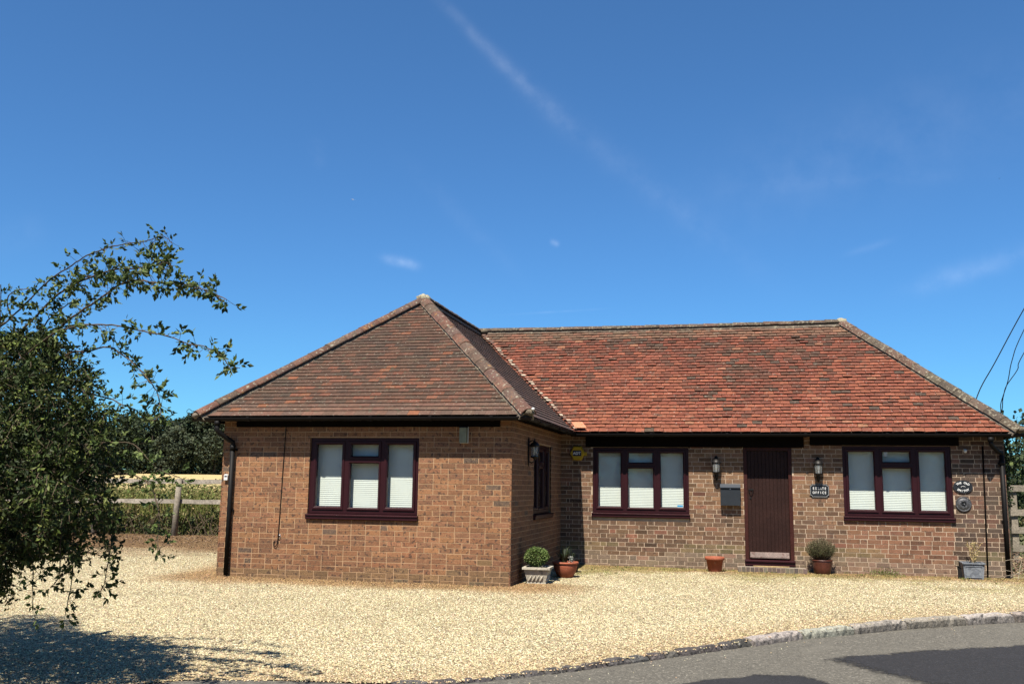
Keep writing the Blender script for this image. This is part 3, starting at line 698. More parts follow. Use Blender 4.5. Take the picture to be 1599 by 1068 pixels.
roof_slope('wing_side_roof', [(.26, -.25, ZE), (.26, 3.68, ZE), RJ, AP], False, ctws, M['tile_wing'], 5)
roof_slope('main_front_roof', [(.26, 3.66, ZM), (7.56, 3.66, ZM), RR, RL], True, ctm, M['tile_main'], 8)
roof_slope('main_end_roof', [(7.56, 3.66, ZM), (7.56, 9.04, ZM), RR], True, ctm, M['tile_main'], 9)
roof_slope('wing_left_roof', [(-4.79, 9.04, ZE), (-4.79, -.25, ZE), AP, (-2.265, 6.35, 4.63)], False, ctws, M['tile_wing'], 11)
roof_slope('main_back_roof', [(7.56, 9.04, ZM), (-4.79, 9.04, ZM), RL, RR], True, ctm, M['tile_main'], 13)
# valley sliver: cut tile fragments bedded along the valley
vl = MB(); va = Vector((.27, 3.62, 2.40)); vb_ = Vector((-2.24, 6.31, 4.64)); d = vb_-va
for i in range(44):
    p = va+d*(i/44)+Vector((rnd.uniform(-.02, .02)+.035, rnd.uniform(-.015, .015)-.01, .006)); c = rnd.choice([(.42, .30, .22), (.30, .12, .08), (.2, .12, .09), (.48, .40, .30)])
    a = Vector((.10, 0, 0))*rnd.uniform(.5, .9); b = d.normalized()*.06
    vl.obox(p, a, b, Vector((0, -.6, .75))*.016, c)
p = Vector((.33, 3.60, 2.42)); vl.obox(p, (.20, .02, 0), (-.10, .13, .11), (0, -.008, .01), (.62, .24, .13))
vl.build('valley_tiles', M['tile_main'], house)

def half_tiles(name, A, B, rad, L, cols, m, seed, bed=True, arc=150, sag=0, jitter=.004):
    A, B = Vector(A), Vector(B); D = (B-A); n = max(1, round(D.length/L)); r = random.Random(seed); t = D.normalized()
    side = t.cross(Vector((0, 0, 1))).normalized(); up = side.cross(t).normalized()
    mb = MB(); K = 10
    for i in range(n):
        a = A+D*(i/n)-t*.02; b = A+D*((i+1)/n)+t*.02; jj = r.uniform(-jitter, jitter)
        sg = -sag*math.sin(math.pi*i/n)
        c = vary(r.choice(cols), .15, r); vs = []; fs = []
        # lower end flares over the tile below it
        for s_, (p, rr) in enumerate(((a, rad*1.05), (a+t*.03, rad*1.035), (b, rad*.97))):
            for lay in (0, 1):
                for j in range(K+1):
                    an = R_(90-arc/2+arc*j/K); q = rr-lay*.018
                    w = 1+.03*noise.noise(Vector((i*3.1+s_, j*.9, seed)))
                    vs.append(p+(side*math.cos(an)+up*(math.sin(an)-.25))*q*w+up*(jj+sg))
        m_ = (K+1)
        def id_(s_, lay, j): return s_*2*m_+lay*m_+j
        for s_ in (0, 1):
            for j in range(K):
                fs.append((id_(s_, 0, j), id_(s_, 0, j+1), id_(s_+1, 0, j+1), id_(s_+1, 0, j))); fs.append((id_(s_, 1, j+1), id_(s_, 1, j), id_(s_+1, 1, j), id_(s_+1, 1, j+1)))
        for j in range(K):
            fs.append((id_(0, 0, j+1), id_(0, 0, j), id_(0, 1, j), id_(0, 1, j+1))); fs.append((id_(2, 0, j), id_(2, 0, j+1), id_(2, 1, j+1), id_(2, 1, j)))
        for e in (0, K):
            for s_ in (0, 1): fs.append((id_(s_, 0, e), id_(s_+1, 0, e), id_(s_+1, 1, e), id_(s_, 1, e)))
        mb.add(vs, fs, c, 0)
    o = mb.build(name, [m], house, True)
    if bed:
        bb = MB(); k = int(D.length/.07); vs = []; fs = []
        prof = [(-1.02, -.45), (-.95, -.02), (-.6, .3), (0, .55), (.6, .3), (.95, -.02), (1.02, -.45)]
        for i in range(k+1):
            p = A+D*(i/k)
            for j, (x, y) in enumerate(prof):
                w = 1+.10*noise.noise(Vector((i*.7, j*2.2, seed+4))); vs.append(p+side*x*rad*w*.93+up*((y-.25)*rad*w+(-sag*math.sin(math.pi*i/k))))
        m_ = len(prof)
        for i in range(k):
            for j in range(m_-1): fs.append((i*m_+j, i*m_+j+1, (i+1)*m_+j+1, (i+1)*m_+j))
        fs += [tuple(range(m_)), tuple(k*m_+j for j in range(m_))[::-1]]
        bb.add(vs, fs, (1, 1, 1)); bb.build('mortar_bed', M['bedding'], o)
    return o
HW = [(.145, .078, .055), (.16, .080, .055), (.13, .078, .058), (.17, .082, .052), (.135, .085, .06)]
HM = [(.115, .088, .062), (.13, .09, .065), (.10, .078, .056), (.14, .082, .058)]
up_ = lambda p, k: (p[0], p[1], p[2]+k)
half_tiles('hip_tiles', (-4.82, -.28, ZE-.005), up_(AP, .00), .125, .335, HW, M['hip_wing'], 21)
half_tiles('hip_tiles', (.29, -.28, ZE-.005), up_(AP, .00), .125, .335, HW, M['hip_wing'], 22)
half_tiles('ridge_tiles', (AP[0], AP[1]-.02, AP[2]+.02), (RJ[0], RJ[1]+.1, RJ[2]+.02), .12, .33, [(.10, .075, .06), (.12, .085, .065)], M['hip_wing'], 23)
half_tiles('ridge_tiles', (-2.2, 6.35, 4.655), (RR[0], RR[1], RR[2]+.0), .115, .30, HM, M['hip_main'], 24, sag=.018)
half_tiles('hip_tiles', (7.59, 3.63, ZM-.005), (RR[0], RR[1], RR[2]), .125, .33, HM, M['hip_main'], 25)
half_tiles('hip_tiles', (7.59, 9.07, ZM-.005), (RR[0], RR[1], RR[2]), .12, .33, HM, M['hip_main'], 26)
half_tiles('hip_tiles', (-4.82, 9.07, ZE-.005), (-2.265, 6.35, 4.63), .12, .33, HW, M['hip_wing'], 27)
# mortar caps with lichen where the hips meet
def lump(name, c, r, m, seed, parent=house, flat=.7):
    mb = MB(); n, k = 14, 8; vs = []
    for i in range(k+1):
        a = math.pi*i/k
        for j in range(n):
            b = 2*math.pi*j/n; d = Vector((math.sin(a)*math.cos(b), math.sin(a)*math.sin(b), math.cos(a)*flat)); vs.append(Vector(c)+d*r*(1+.35*noise.noise(d*2.3+Vector((seed, 0, 0)))))
    fs = [(i*n+j, (i+1)*n+j, (i+1)*n+(j+1) % n, i*n+(j+1) % n) for i in range(k) for j in range(n)]
    mb.add(vs, fs); return mb.build(name, m, parent, True)
M['hip_main2'] = mat('weathered_mortar', (.16, .13, .09), .95, (15, .3), (50, .4), .012, [(16, .58, (.35, .32, .22), .6)])
M['lichen'] = mat('lichen_mortar', (.42, .38, .26), .95, (15, .3), (50, .4), .012, [(16, .55, (.13, .10, .07), .7), (30, .6, (.7, .66, .52), .8)])
lump('ridge_cap', (AP[0], AP[1], AP[2]+.035), .125, M['lichen'], 1); lump('ridge_cap', (RR[0], RR[1], RR[2]+.03), .115, M['lichen'], 4); lump('ridge_cap', (-2.1, 6.27, 4.66), .09, M['hip_main2'], 7)
# hip irons (little curled hooks) at the foot of the hips
def hip_iron(p, d):
    p, d = Vector(p), Vector(d).normalized(); mb = MB(); pts = [p-d*.05]
    for i in range(12):
        a = i/11*4.6; pts.append(p+d*(.03+.035*math.sin(a))+Vector((0, 0, 1))*(.035-.035*math.cos(a)))
    mb.tube(pts, .004, 5); mb.build('hip_iron', M['iron'], house)
hip_iron((-4.90, -.36, 2.40), (-1, -1, 0)); hip_iron((7.67, 3.56, 2.42), (1, -1, 0))
lump('hip_end_mortar', (.33, -.33, 2.40), .065, M['hip_main2'], 12); lump('hip_end_mortar', (7.60, 3.62, 2.39), .085, M['hip_main2'], 15); lump('hip_end_mortar', (-4.84, -.30, 2.38), .07, M['bedding'], 19)
kb_ = MB(); kb_.lathe([(.0, 0), (.02, .004), (.024, .02), (.016, .036), (0, .04)], (.385, -.385, 2.425), 10); kb_.build('hip_end_knob', M['white'], house, True)

# --- gutters
def gutter(name, A, B, z, rad=.052, nout=(0, -1, 0), unions=(), caps=(1, 1)):
    A, B = Vector((A[0], A[1], z)), Vector((B[0], B[1], z)); t = (B-A).normalized(); n = Vector(nout); up = Vector((0, 0, 1)); mb = MB(); K = 10; vs = []; fs = []
    for p in (A, B):
        for rr in (rad, rad-.005):
            for j in range(K+1):
                a = math.pi*j/K; vs.append(p+n*rr*math.cos(a)-up*rr*math.sin(a))
    m_ = K+1
    for j in range(K): fs += [(j, j+1, 2*m_+j+1, 2*m_+j), (m_+j+1, m_+j, 3*m_+j, 3*m_+j+1)]
    for j in (0, K): fs.append((j, 2*m_+j, 3*m_+j, m_+j))
    mb.add(vs, fs)
    for e, p, d in ((0, A, -t), (1, B, t)):
        if caps[e]:
            poly = [(rad*1.06*math.cos(math.pi*j/K), -rad*1.06*math.sin(math.pi*j/K)) for j in range(K+1)]; mb.prism(poly, p-d*.02, n, up, d*.024)
    for s_ in unions:
        p = A+t*s_; poly = [(rad*1.14*math.cos(math.pi*j/K), -rad*1.14*math.sin(math.pi*j/K)) for j in range(K+1)]+[(-(rad-.001), 0)]+[((rad+.0005)*math.cos(math.pi*j/K), -(rad+.0005)*math.sin(math.pi*j/K)) for j in range(K, -1, -1)]
        mb.prism(poly, p, n, up, t*.045); q = p+n*(rad*1.05); mb.obox(q-n*.008, t*.045, n*.014, up*.012)
    g = mb.build(name, M['black'], house, False); return g
gutter('gutter', (-4.90, -.275), (.33, -.275), 2.348, unions=(.9, 1.9, 2.85, 3.75, 4.65))
gutter('gutter', (.285, -.28), (.285, 3.62), 2.347, nout=(1, 0, 0), unions=(.7, 1.5, 2.3, 3.1), caps=(1, 1))
gutter('gutter', (.35, 3.645), (7.68, 3.645), 2.325, unions=(1.3, 2.6, 3.9, 5.2, 6.4))
gutter('gutter', (7.57, 3.70), (7.57, 8.9), 2.324, nout=(1, 0, 0), caps=(1, 1))
gutter('gutter', (-4.815, -.2), (-4.815, 8.9), 2.348, nout=(-1, 0, 0))
# --- downpipes
dp = MB(); PX = -4.345
dp.tube([(-4.50, -.275, 2.30), (-4.50, -.275, 2.235)], .046, 14); dp.tube([(-4.50, -.275, 2.25), (-4.50, -.275, 2.17), (-4.48, -.255, 2.13), (-4.40, -.13, 2.04), (PX, -.065, 1.99), (PX, -.058, 1.94), (PX, -.058, 1.90)], .037, 14)
dp.tube([(PX, -.058, 1.95), (PX, -.058, .02)], .036, 14); dp.tube([(PX, -.058, 1.95), (PX, -.058, 1.87)], .044, 14)
o = dp.build('drainpipe', M['black'], house, True)
for z_ in (1.86, .95): b_ = MB(); b_.box(PX-.055, PX+.055, -.03, -.004, z_, z_+.035); b_.build('bracket', M['black'], o)
dp = MB(); PX = 7.372
dp.tube([(7.16, 3.645, 2.27), (7.16, 3.645, 2.20)], .046, 14); dp.tube([(7.16, 3.645, 2.21), (7.16, 3.65, 2.17), (7.18, 3.68, 2.14), (7.30, 3.84, 2.05), (PX, 3.905, 2.02), (PX, 3.912, 1.98), (PX, 3.912, 1.9)], .034, 14)
dp.tube([(PX, 3.912, 1.99), (PX, 3.912, .06)], .0345, 14); dp.tube([(PX, 3.912, 1.90), (PX, 3.912, 1.83)], .042, 14)
o = dp.build('drainpipe', M['black'], house, True)
for z_ in (1.84, .9): b_ = MB(); b_.box(PX-.05, PX+.05, 3.95, 3.965, z_, z_+.03); b_.build('bracket', M['black'], o)

# --- brick door step
st = MB(); r = random.Random(5)
st.box(3.10, 4.22, 3.66, 3.963, -.1, .072, (.6, .5, .4), 1)
for i in range(16):
    a = 3.095+i*.071; st.box(a+.004, a+.066, 3.60, 3.70, -.08, .082+r.uniform(-.003, .003), vary((.20, .155, .12), .3, r), 0)
st.box(3.12, 4.20, 3.71, 3.90, .0721, .080, (.36, .30, .24), 0)
st.build('door_step', [M['brick_main'], M['mortar_main']], house)

# ------------------------------------------------------------------ lettering
def text_geo(body, size, ext=.0015, bold=.0):
    cu = bpy.data.curves.new('t', 'FONT'); cu.body = body; cu.size = size; cu.extrude = ext; cu.offset = bold; cu.align_x = 'CENTER'; cu.align_y = 'CENTER'; cu.resolution_u = 3
    ob = bpy.data.objects.new('t', cu); me = bpy.data.meshes.new_from_object(ob); v = [Vector(q.co) for q in me.vertices]; f = [tuple(p.vertices) for p in me.polygons]
    bpy.data.objects.remove(ob); bpy.data.curves.remove(cu); bpy.data.meshes.remove(me); return v, f
def put_text(mb, body, size, cx, cz, y, xs=1.0, rot=0, bold=0, mi=0, serif=False):
    v, f = text_geo(body, size, .0015, bold); c, s = math.cos(rot), math.sin(rot)
    mb.add([(cx+(q.x*xs*c-q.y*s), y-q.z, cz+(q.x*xs*s+q.y*c)) for q in v], f, (1, 1, 1), mi)

# ------------------------------------------------------------------ wall lanterns
def lantern(loc, rz, label, bulb, scale=1.0, tall=True):
    """origin at the wall, z = top of the finial; faces -y"""
    t = thing('wall_lantern', loc, label, 'wall lamp', rz, 'black carriage lanterns on the walls')
    cy = -.098; k = scale; b = MB()
    b.lathe([(0, 0), (.008, -.004), (.011, -.016), (.006, -.026), (.010, -.036), (.022, -.046), (.045, -.058), (.070, -.088), (.079, -.108), (.080, -.120), (.070, -.124), (0, -.124)], (0, cy, 0), 20)
    b.lathe([(0, -.268), (.066, -.268), (.066, -.280), (.050, -.292), (.028, -.302), (.012, -.318), (.006, -.330), (0, -.334)], (0, cy, 0), 20)
    for i in range(8):
        a = i*math.pi/4+.39; b.tube([(.070*math.cos(a), cy+.070*math.sin(a), -.122), (.0665*math.cos(a), cy+.0665*math.sin(a), -.195), (.061*math.cos(a), cy+.061*math.sin(a), -.27)], .0042, 5)
    b.build('body', M['iron'], t, True)
    a_ = MB(); a_.tube([(0, -.012, -.05), (0, -.06, -.03), (0, cy, -.038)], .009, 8); a_.tube([(0, -.012, -.35), (0, -.05, -.37), (0, -.09, -.345), (0, cy, -.315)], .008, 8)
    a_.prism([(.0, .015), (.026, -.01), (.032, -.05), (.030, -.34), (.020, -.40), (0, -.425), (-.020, -.40), (-.030, -.34), (-.032, -.05), (-.026, -.01)], (0, 0, 0), (1, 0, 0), (0, 0, 1), (0, -.014, 0))
    a_.build('bracket', M['iron'], t, True)
    g = MB(); vs = []; n = 24
    g.lathe([(.066, -.124), (.063, -.195), (.057, -.268)], (0, cy, 0), n); g.f = [f for f in g.f if len(f) == 4]; g.m = [0]*len(g.f); g.build('glass', M['lampglass'], t, True)
    c = MB(); c.lathe([(.011, -.266), (.013, -.235), (.012, -.222)], (0, cy, 0), 12); c.build('lamp_holder', M['white'], t, True)
    if bulb:
        c = MB(); c.lathe([(.012, -.222), (.016, -.205), (.024, -.185), (.027, -.168), (.022, -.150), (.010, -.142), (0, -.140)], (0, cy, 0), 14); c.build('bulb', M['opalw'], t, True)
    else:
        c = MB(); c.lathe([(.024, -.225), (.026, -.20), (.026, -.15), (.018, -.138), (0, -.136)], (0, cy, 0), 14); c.build('bulb', M['opalw'], t, True)
    return t
M['opalw'] = mat('opal_bulb', (.62, .62, .56), .3, spec=.6)
lantern((2.775, S-.008, 1.945), 0, 'black carriage lantern on the main wall above the letter box', False)
lantern((4.48, S-.008, 1.935), 0, 'black carriage lantern with a visible bulb above the estate office sign', True)
lantern((.008, 1.10, 2.11), R_(90), 'black carriage lantern on the shaded side wall beside the narrow window', False)
lantern((-LW-.008, .55, 2.03), R_(-90), 'black lantern on the far left wall, seen in profile past the corner', False)

t = thing('bulkhead_light', (-.70, -.007, 2.0), 'square frosted greenish outdoor light under the eaves of the left wing', 'wall lamp')
b = MB(); b.box(-.060, .060, -.02, 0, -.012, .222); b.build('back_plate', M['white'], t)
b = MB(); b.prism([(-.052, .0), (-.052, .19), (-.045, .205), (.045, .205), (.052, .19), (.052, 0), (.045, -.008), (-.045, -.008)], (0, -.0201, 0), (1, 0, 0), (0, 0, 1), (0, -.075, 0)); b.build('diffuser', M['opal'], t)
b = MB(); b.box(-.058, .058, -.0955, -.0201, .2051, .218); b.build('top_cap', M['iron'], t)

# ------------------------------------------------------------------ alarm box
t = thing('alarm_box', (.309, S-.007, 1.987), 'yellow hexagonal burglar alarm box with dark blue label in the corner', 'alarm box')
hexa = lambda a, b_: [(-a, 0), (-a*.52, b_), (a*.52, b_), (a, 0), (a*.52, -b_), (-a*.52, -b_)]
b = MB()
h0 = [Vector((x, 0, z)) for x, z in hexa(.140, .128)]; h1 = [Vector((x, -.045, z)) for x, z in hexa(.132, .121)]; h2 = [Vector((x, -.062, z)) for x, z in hexa(.118, .108)]
b.add(h0+h1+h2, [(i, (i+1) % 6, 6+(i+1) % 6, 6+i) for i in range(6)]+[(6+i, 6+(i+1) % 6, 12+(i+1) % 6, 12+i) for i in range(6)]+[tuple(range(12, 18)), tuple(range(6))[::-1]])
c = b.build('cover', M['yellow'], t)
b = MB(); b.box(-.078, .078, -.0645, -.0622, -.050, .050); pn = b.build('label_panel', M['navy'], t)
b = MB(); put_text(b, 'ADT', .070, -.002, -.003, -.0665, 1.0, 0, .0015); b.build('lettering', M['lettering'], pn)
b = MB(); b.box(.085, .175, -.03, -.002, -.04, .02); b.build('strobe', M['yellow'], t)

# ------------------------------------------------------------------ letter box
t = thing('letter_box', (3.005, S-.007, 1.10), 'dark grey metal letter box on the brick wall beside the door', 'letter box')
b = MB(); b.box(-.168, .168, -.105, 0, 0, .30); b.build('box', M['anthra'], t)
b = MB(); b.prism([(0, .372), (-.06, .362), (-.125, .318), (-.127, .303), (-.118, .3005), (0, .3005)], (-.172, 0, 0), (0, 1, 0), (0, 0, 1), (.344, 0, 0)); b.build('lid', mat('anthracite_lid', (.075, .085, .10), .35, spec=.5), t)
b = MB(); b.tube([(0, -.100, .283), (0, -.109, .283)], .010, 12); b.build('lock', M['steel'], t)

# ------------------------------------------------------------------ plaques
t = thing('name_plaque', (4.493, S-.008, 1.373), 'black notched rectangular sign reading Estate Office in white letters', 'sign')
def notched(w, h, r):
    p = []
    for (sx, sy, a0) in ((1, 1, 180), (-1, 1, 270), (-1, -1, 0), (1, -1, 90)):
        pts = []
        for k in range(5):
            a = R_(a0+90*k/4); pts.append((sx*w+r*math.cos(a), sy*h+r*math.sin(a)))
        p += pts[::-1]
    return p
b = MB(); b.prism(notched(.158, .112, .030), (0, 0, 0), (1, 0, 0), (0, 0, 1), (0, -.012, 0)); b.build('board', M['plaque'], t)
b = MB(); P_ = notched(.148, .102, .030)
for (a, c_) in zip(P_, P_[1:]+P_[:1]):
    b.tube([(a[0], -.0128, a[1]), (c_[0], -.0128, c_[1])], .0016, 4)
b.build('border', M['lettering'], t)
def serif_word(mb, word, size, cz, gap, y=-.0135, cx0=0):
    """wide capitals with slab serifs"""
    n = len(word); w = gap
    for i, ch in enumerate(word):
        put_text(mb, ch, size, cx0+(i-(n-1)/2)*w, cz, y, .80, 0, .0007)
for wd_, z_ in (('ESTATE', .036), ('OFFICE', -.034)): b = MB(); serif_word(b, wd_, .058, z_, .0385); b.build('lettering', M['lettering'], t)

t = thing('oval_plaque', (6.767, S-.008, 1.467), 'black oval house sign reading The Old Smithy beside the right window', 'sign')
ell = lambda a, b_, n=36: [(a*math.cos(2*math.pi*i/n), b_*math.sin(2*math.pi*i/n)) for i in range(n)]
b = MB(); b.prism(ell(.150, .108), (0, 0, 0), (1, 0, 0), (0, 0, 1), (0, -.012, 0)); b.build('board', M['plaque'], t)
b = MB(); P_ = ell(.141, .100)
for (a, c_) in zip(P_, P_[1:]+P_[:1]): b.tube([(a[0], -.0126, a[1]), (c_[0], -.0126, c_[1])], .0014, 4)
b.build('border', M['relief'], t)
b = MB()
for i, ch in enumerate('THE OLD'):
    a = R_(90+52-104*i/6); put_text(b, ch, .046, .108*math.cos(a), .068*math.sin(a)-.002, -.0135, 1, (a-math.pi/2)*.62, .001)
b.build('lettering', M['lettering'], t); b = MB()
for i, ch in enumerate('SMITHY'):
    a = R_(270-46+92*i/5); put_text(b, ch, .046, .108*math.cos(a), .070*math.sin(a)+.003, -.0135, 1, (a-R_(270))*.62, .001)
b.build('lettering', M['lettering'], t); b = MB(); b.tube([(-.03, -.0135, -.004), (-.01, -.0135, .012), (.008, -.0135, .006), (.022, -.0135, .014), (.034, -.0135, -.002)], .003, 5); b.build('emblem', M['lettering'], t)

t = thing('round_plaque', (6.763, S-.008, 1.185), 'round grey cast metal badge on the wall below the oval sign', 'plaque')
b = MB()
def disc(mb, prof, n=32):
    vs = [(r*math.cos(2*math.pi*j/n), -y, r*math.sin(2*math.pi*j/n)) for r, y in prof for j in range(n)]
    fs = [(i*n+j, i*n+(j+1) % n, (i+1)*n+(j+1) % n, (i+1)*n+j) for i in range(len(prof)-1) for j in range(n)]+[tuple((len(prof)-1)*n+j for j in range(n))]
    mb.add(vs, fs)
disc(b, [(.122, 0), (.124, .010), (.118, .017), (.110, .014), (.102, .010), (.090, .016), (.070, .026), (.045, .030), (.02, .018), (.004, .016)]); b.build('disc', M['relief'], t, True)
b = MB(); b.tube([(.035*math.cos(a), -.032, .012+.034*math.sin(a)) for a in [R_(q) for q in range(-40, 250, 24)]], .006, 6); b.tube([(0, -.028, .01), (.012, -.026, -.03), (0, -.02, -.06)], [.016, .010, .004], 8); b.build('relief', M['plaque'], t, True)

# small fittings
t = thing('movement_sensor', (6.826, S-.007, 2.055), 'small white sensor under the eaves right of the right window', 'sensor')
b = MB(); b.box(-.02, .02, -.03, 0, -.01, .03); b.build('base', M['white'], t); b = MB(); b.lathe([(0, -.032), (.018, -.028), (.027, -.008), (.027, .012), (.02, .022), (0, .024)], (.0, -.052, 0), 14); b.build('head', M['white'], t, True)
t = thing('key_safe', (-4.445, -.007, 1.42), 'small white key box on the left corner beside the drainpipe', 'key box')
b = MB(); b.prism([(-.03, 0), (.03, 0), (.03, .075), (.018, .092), (-.018, .092), (-.03, .075)], (0, 0, 0), (1, 0, 0), (0, 0, 1), (0, -.035, 0)); b.build('case', M['white'], t)
b = MB(); b.box(-.02, .02, -.0375, -.0351, .048, .066); b.build('window', M['navy'], t)
b = MB(); P_ = [(-3.503, -.014, 2.24), (-3.508, -.013, 2.0), (-3.520, -.014, 1.6), (-3.528, -.013, 1.2), (-3.540, -.014, .8), (-3.545, -.014, .60), (-3.552, -.018, .50), (-3.575, -.022, .455), (-3.605, -.020, .465), (-3.612, -.016, .51), (-3.60, -.014, .54)]
b.tube(P_, .0065, 6); o = b.build('wall_cable', M['black'], None, True); tag(o, 'thin black cable hanging down the left wing wall with a looped end', 'cable')
b = MB(); b.tube([(-3.548, -.012, .62), (-3.515, -.02, .63), (-3.505, -.02, .60), (-3.52, -.015, .575), (-3.545, -.012, .57)], .006, 6); tag(b.build('cable_clip', M['steel'], None, True), 'small looped metal clip holding the end of the wall cable', 'clip')
b = MB(); b.tube([(7.105, S-.014, 2.14), (7.10, S-.013, 1.8), (7.09, S-.014, 1.2), (7.08, S-.013, .6), (7.065, S-.016, .0)], .013, 6); tag(b.build('wall_cable', M['fascia'], None, True), 'thick dark cable running down the right end of the main wall', 'cable')

# ------------------------------------------------------------------ plants
def leaf(mb, p, d, size, col, r, wr=.45, mi=0):
    d = Vector(d); d = d.normalized() if d.length > 1e-6 else Vector((0, 0, 1))
    w = d.cross(Vector((r.uniform(-1, 1), r.uniform(-1, 1), r.uniform(-1, 1))))
    w = w.normalized() if w.length > 1e-4 else d.orthogonal().normalized(); n = d.cross(w)*size*.12
    p = Vector(p); a = p+d*size*.45+w*size*wr*.5+n; b = p+d*size; c = p+d*size*.45-w*size*wr*.5+n
    o = len(mb.v); mb.v += [tuple(p), tuple(a), tuple(b), tuple(c)]; mb.c += [col]*4; mb.f += [(o, o+1, o+2), (o, o+2, o+3)]; mb.m += [mi, mi]
def rdir(r, up=0):
    while True:
        v = Vector((r.uniform(-1, 1), r.uniform(-1, 1), r.uniform(-1, 1)))
        if .05 < v.length < 1: v.normalize(); return (v+Vector((0, 0, up))).normalized()

# stone planter with round shrub
t = thing('stone_planter', (.27, .62, 0), 'square cream stone planter with leaf relief at the wing corner', 'planter', R_(2))
b = MB()
def frus(mb, w0, w1, z0, z1, col=(1, 1, 1), d=.98):
    vs = [(-w0, -w0*d, z0), (w0, -w0*d, z0), (w0, w0*d, z0), (-w0, w0*d, z0), (-w1, -w1*d, z1), (w1, -w1*d, z1), (w1, w1*d, z1), (-w1, w1*d, z1)]
    mb.add(vs, [(0, 3, 2, 1), (4, 5, 6, 7), (0, 1, 5, 4), (1, 2, 6, 5), (2, 3, 7, 6), (3, 0, 4, 7)], col)
frus(b, .138, .138, 0, .025); frus(b, .132, .178, .0255, .205)
for s_ in range(4):
    a = R_(90*s_); c_, sn = math.cos(a), math.sin(a)
    for i in range(4):
        x = -.095+.055*i; pts = [(x-.018, -.140, .045), (x+.012, -.153, .09), (x+.030, -.160, .125)]
        b.tube([(p[0]*c_-p[1]*sn, p[0]*sn+p[1]*c_, p[2]) for p in pts], [.012, .015, .004], 6)
b.build('tub', M['stone'], t)
b = MB(); 
for s_ in range(4):
    a = R_(90*s_); c_, sn = math.cos(a), math.sin(a); P_ = [(-.20, -.20), (.20, -.20), (.155, -.155), (-.155, -.155)]; P_ = [(p[0]*c_-p[1]*sn, p[0]*sn+p[1]*c_) for p in P_]
    b.prism(P_, (0, 0, .2055), (1, 0, 0), (0, 1, 0), (0, 0, .03))
b.build('rim', M['stone'], t)
b = MB(); b.box(-.155, .155, -.155, .155, .19, .215); b.build('soil', M['soil'], t)
def dome_shrub(loc, rx, rz_, n, size, cols, label, cat, seed, stemh=.05, wr=.55):
    t = thing('round_shrub', loc, label, cat); r = random.Random(seed); b = MB()
    for i in range(n):
        d = rdir(r); q = r.uniform(.55, 1)**.5*(1+.12*noise.noise(d*3+Vector((seed, 0, 0)))); p = Vector((d.x*rx*q, d.y*rx*q, stemh+rz_*(1+d.z*q)))
        leaf(b, p, (d+rdir(r)*.9+Vector((0, 0, .3))), size*r.uniform(.7, 1.2), vary(r.choice(cols), .25, r), r, wr)
    b.build('foliage', M['leaf'], t)
    b = MB()
    for i in range(9):
        d = rdir(r, .8); b.tube([(d.x*.02, d.y*.02, 0), (d.x*rx*.4, d.y*rx*.4, stemh+rz_*.7), (d.x*rx*.75, d.y*rx*.75, stemh+rz_*(1+d.z*.6))], [.006, .004, .002], 5)
    b.build('stem', M['twig'], t); return t
dome_shrub((.245, .62, .20), .168, .125, 2600, .032, [(.17, .25, .07), (.24, .33, .10), (.10, .16, .04), (.32, .40, .15)], 'clipped round green shrub growing in the square stone planter', 'shrub', 3)

def pot(name, loc, label, prof, m, soil_z, soil_r, rimprof=None, cat='plant pot', n=32):
    t = thing(name, loc, label, cat); b = MB(); b.lathe(prof, (0, 0, 0), n); b.f = [f for f in b.f if not (len(f) > 4 and f[0] != n-1)] if False else b.f; b.m = [0]*len(b.f); b.build('pot_body', m, t, True)
    b = MB(); b.lathe(rimprof, (0, 0, 0), n); b.f = [f for f in b.f if len(f) == 4]; b.m = [0]*len(b.f); b.build('rim', m, t, True)
    b = MB(); b.lathe([(soil_r, soil_z-.01), (soil_r, soil_z), (soil_r*.5, soil_z+.008), (.001, soil_z+.01)], (0, 0, 0), 20); b.build('soil', M['soil'], t)
    return t
pot('terracotta_bowl', (.50, 1.62, 0), 'wide round terracotta bowl half in shadow behind the stone planter', [(.0, 0), (.10, 0), (.125, .02), (.165, .10), (.185, .17), (.188, .21)], M['terra'], .20, .165, [(.186, .205), (.20, .21), (.206, .225), (.20, .240), (.178, .240), (.174, .20), (.170, .15)])
pot('terracotta_pot', (2.725, 3.57, 0), 'empty tapered terracotta pot with thick rim left of the door step', [(0, 0), (.105, 0), (.112, .01), (.142, .20), (.143, .2)], M['terra'], .19, .13, [(.144, .195), (.160, .197), (.165, .205), (.165, .238), (.158, .246), (.142, .246), (.136, .24), (.130, .18)])
pot('glazed_pot', (4.475, 3.72, 0), 'dark reddish brown glazed pot holding a grey-green bush right of the door', [(0, 0), (.118, 0), (.126, .008), (.146, .10), (.160, .20), (.164, .222)], M['terra_dark'], .215, .148, [(.163, .218), (.170, .221), (.173, .229), (.169, .238), (.158, .238), (.154, .232), (.150, .19)])
# dark pot behind the bowl
pot('black_tub', (.42, 2.5, 0), 'dark plastic tub in deep shadow at the inner corner', [(0, 0), (.12, 0), (.13, .01), (.155, .20)], M['black'], .20, .14, [(.154, .195), (.168, .198), (.170, .215), (.160, .225), (.146, .22), (.142, .18)])
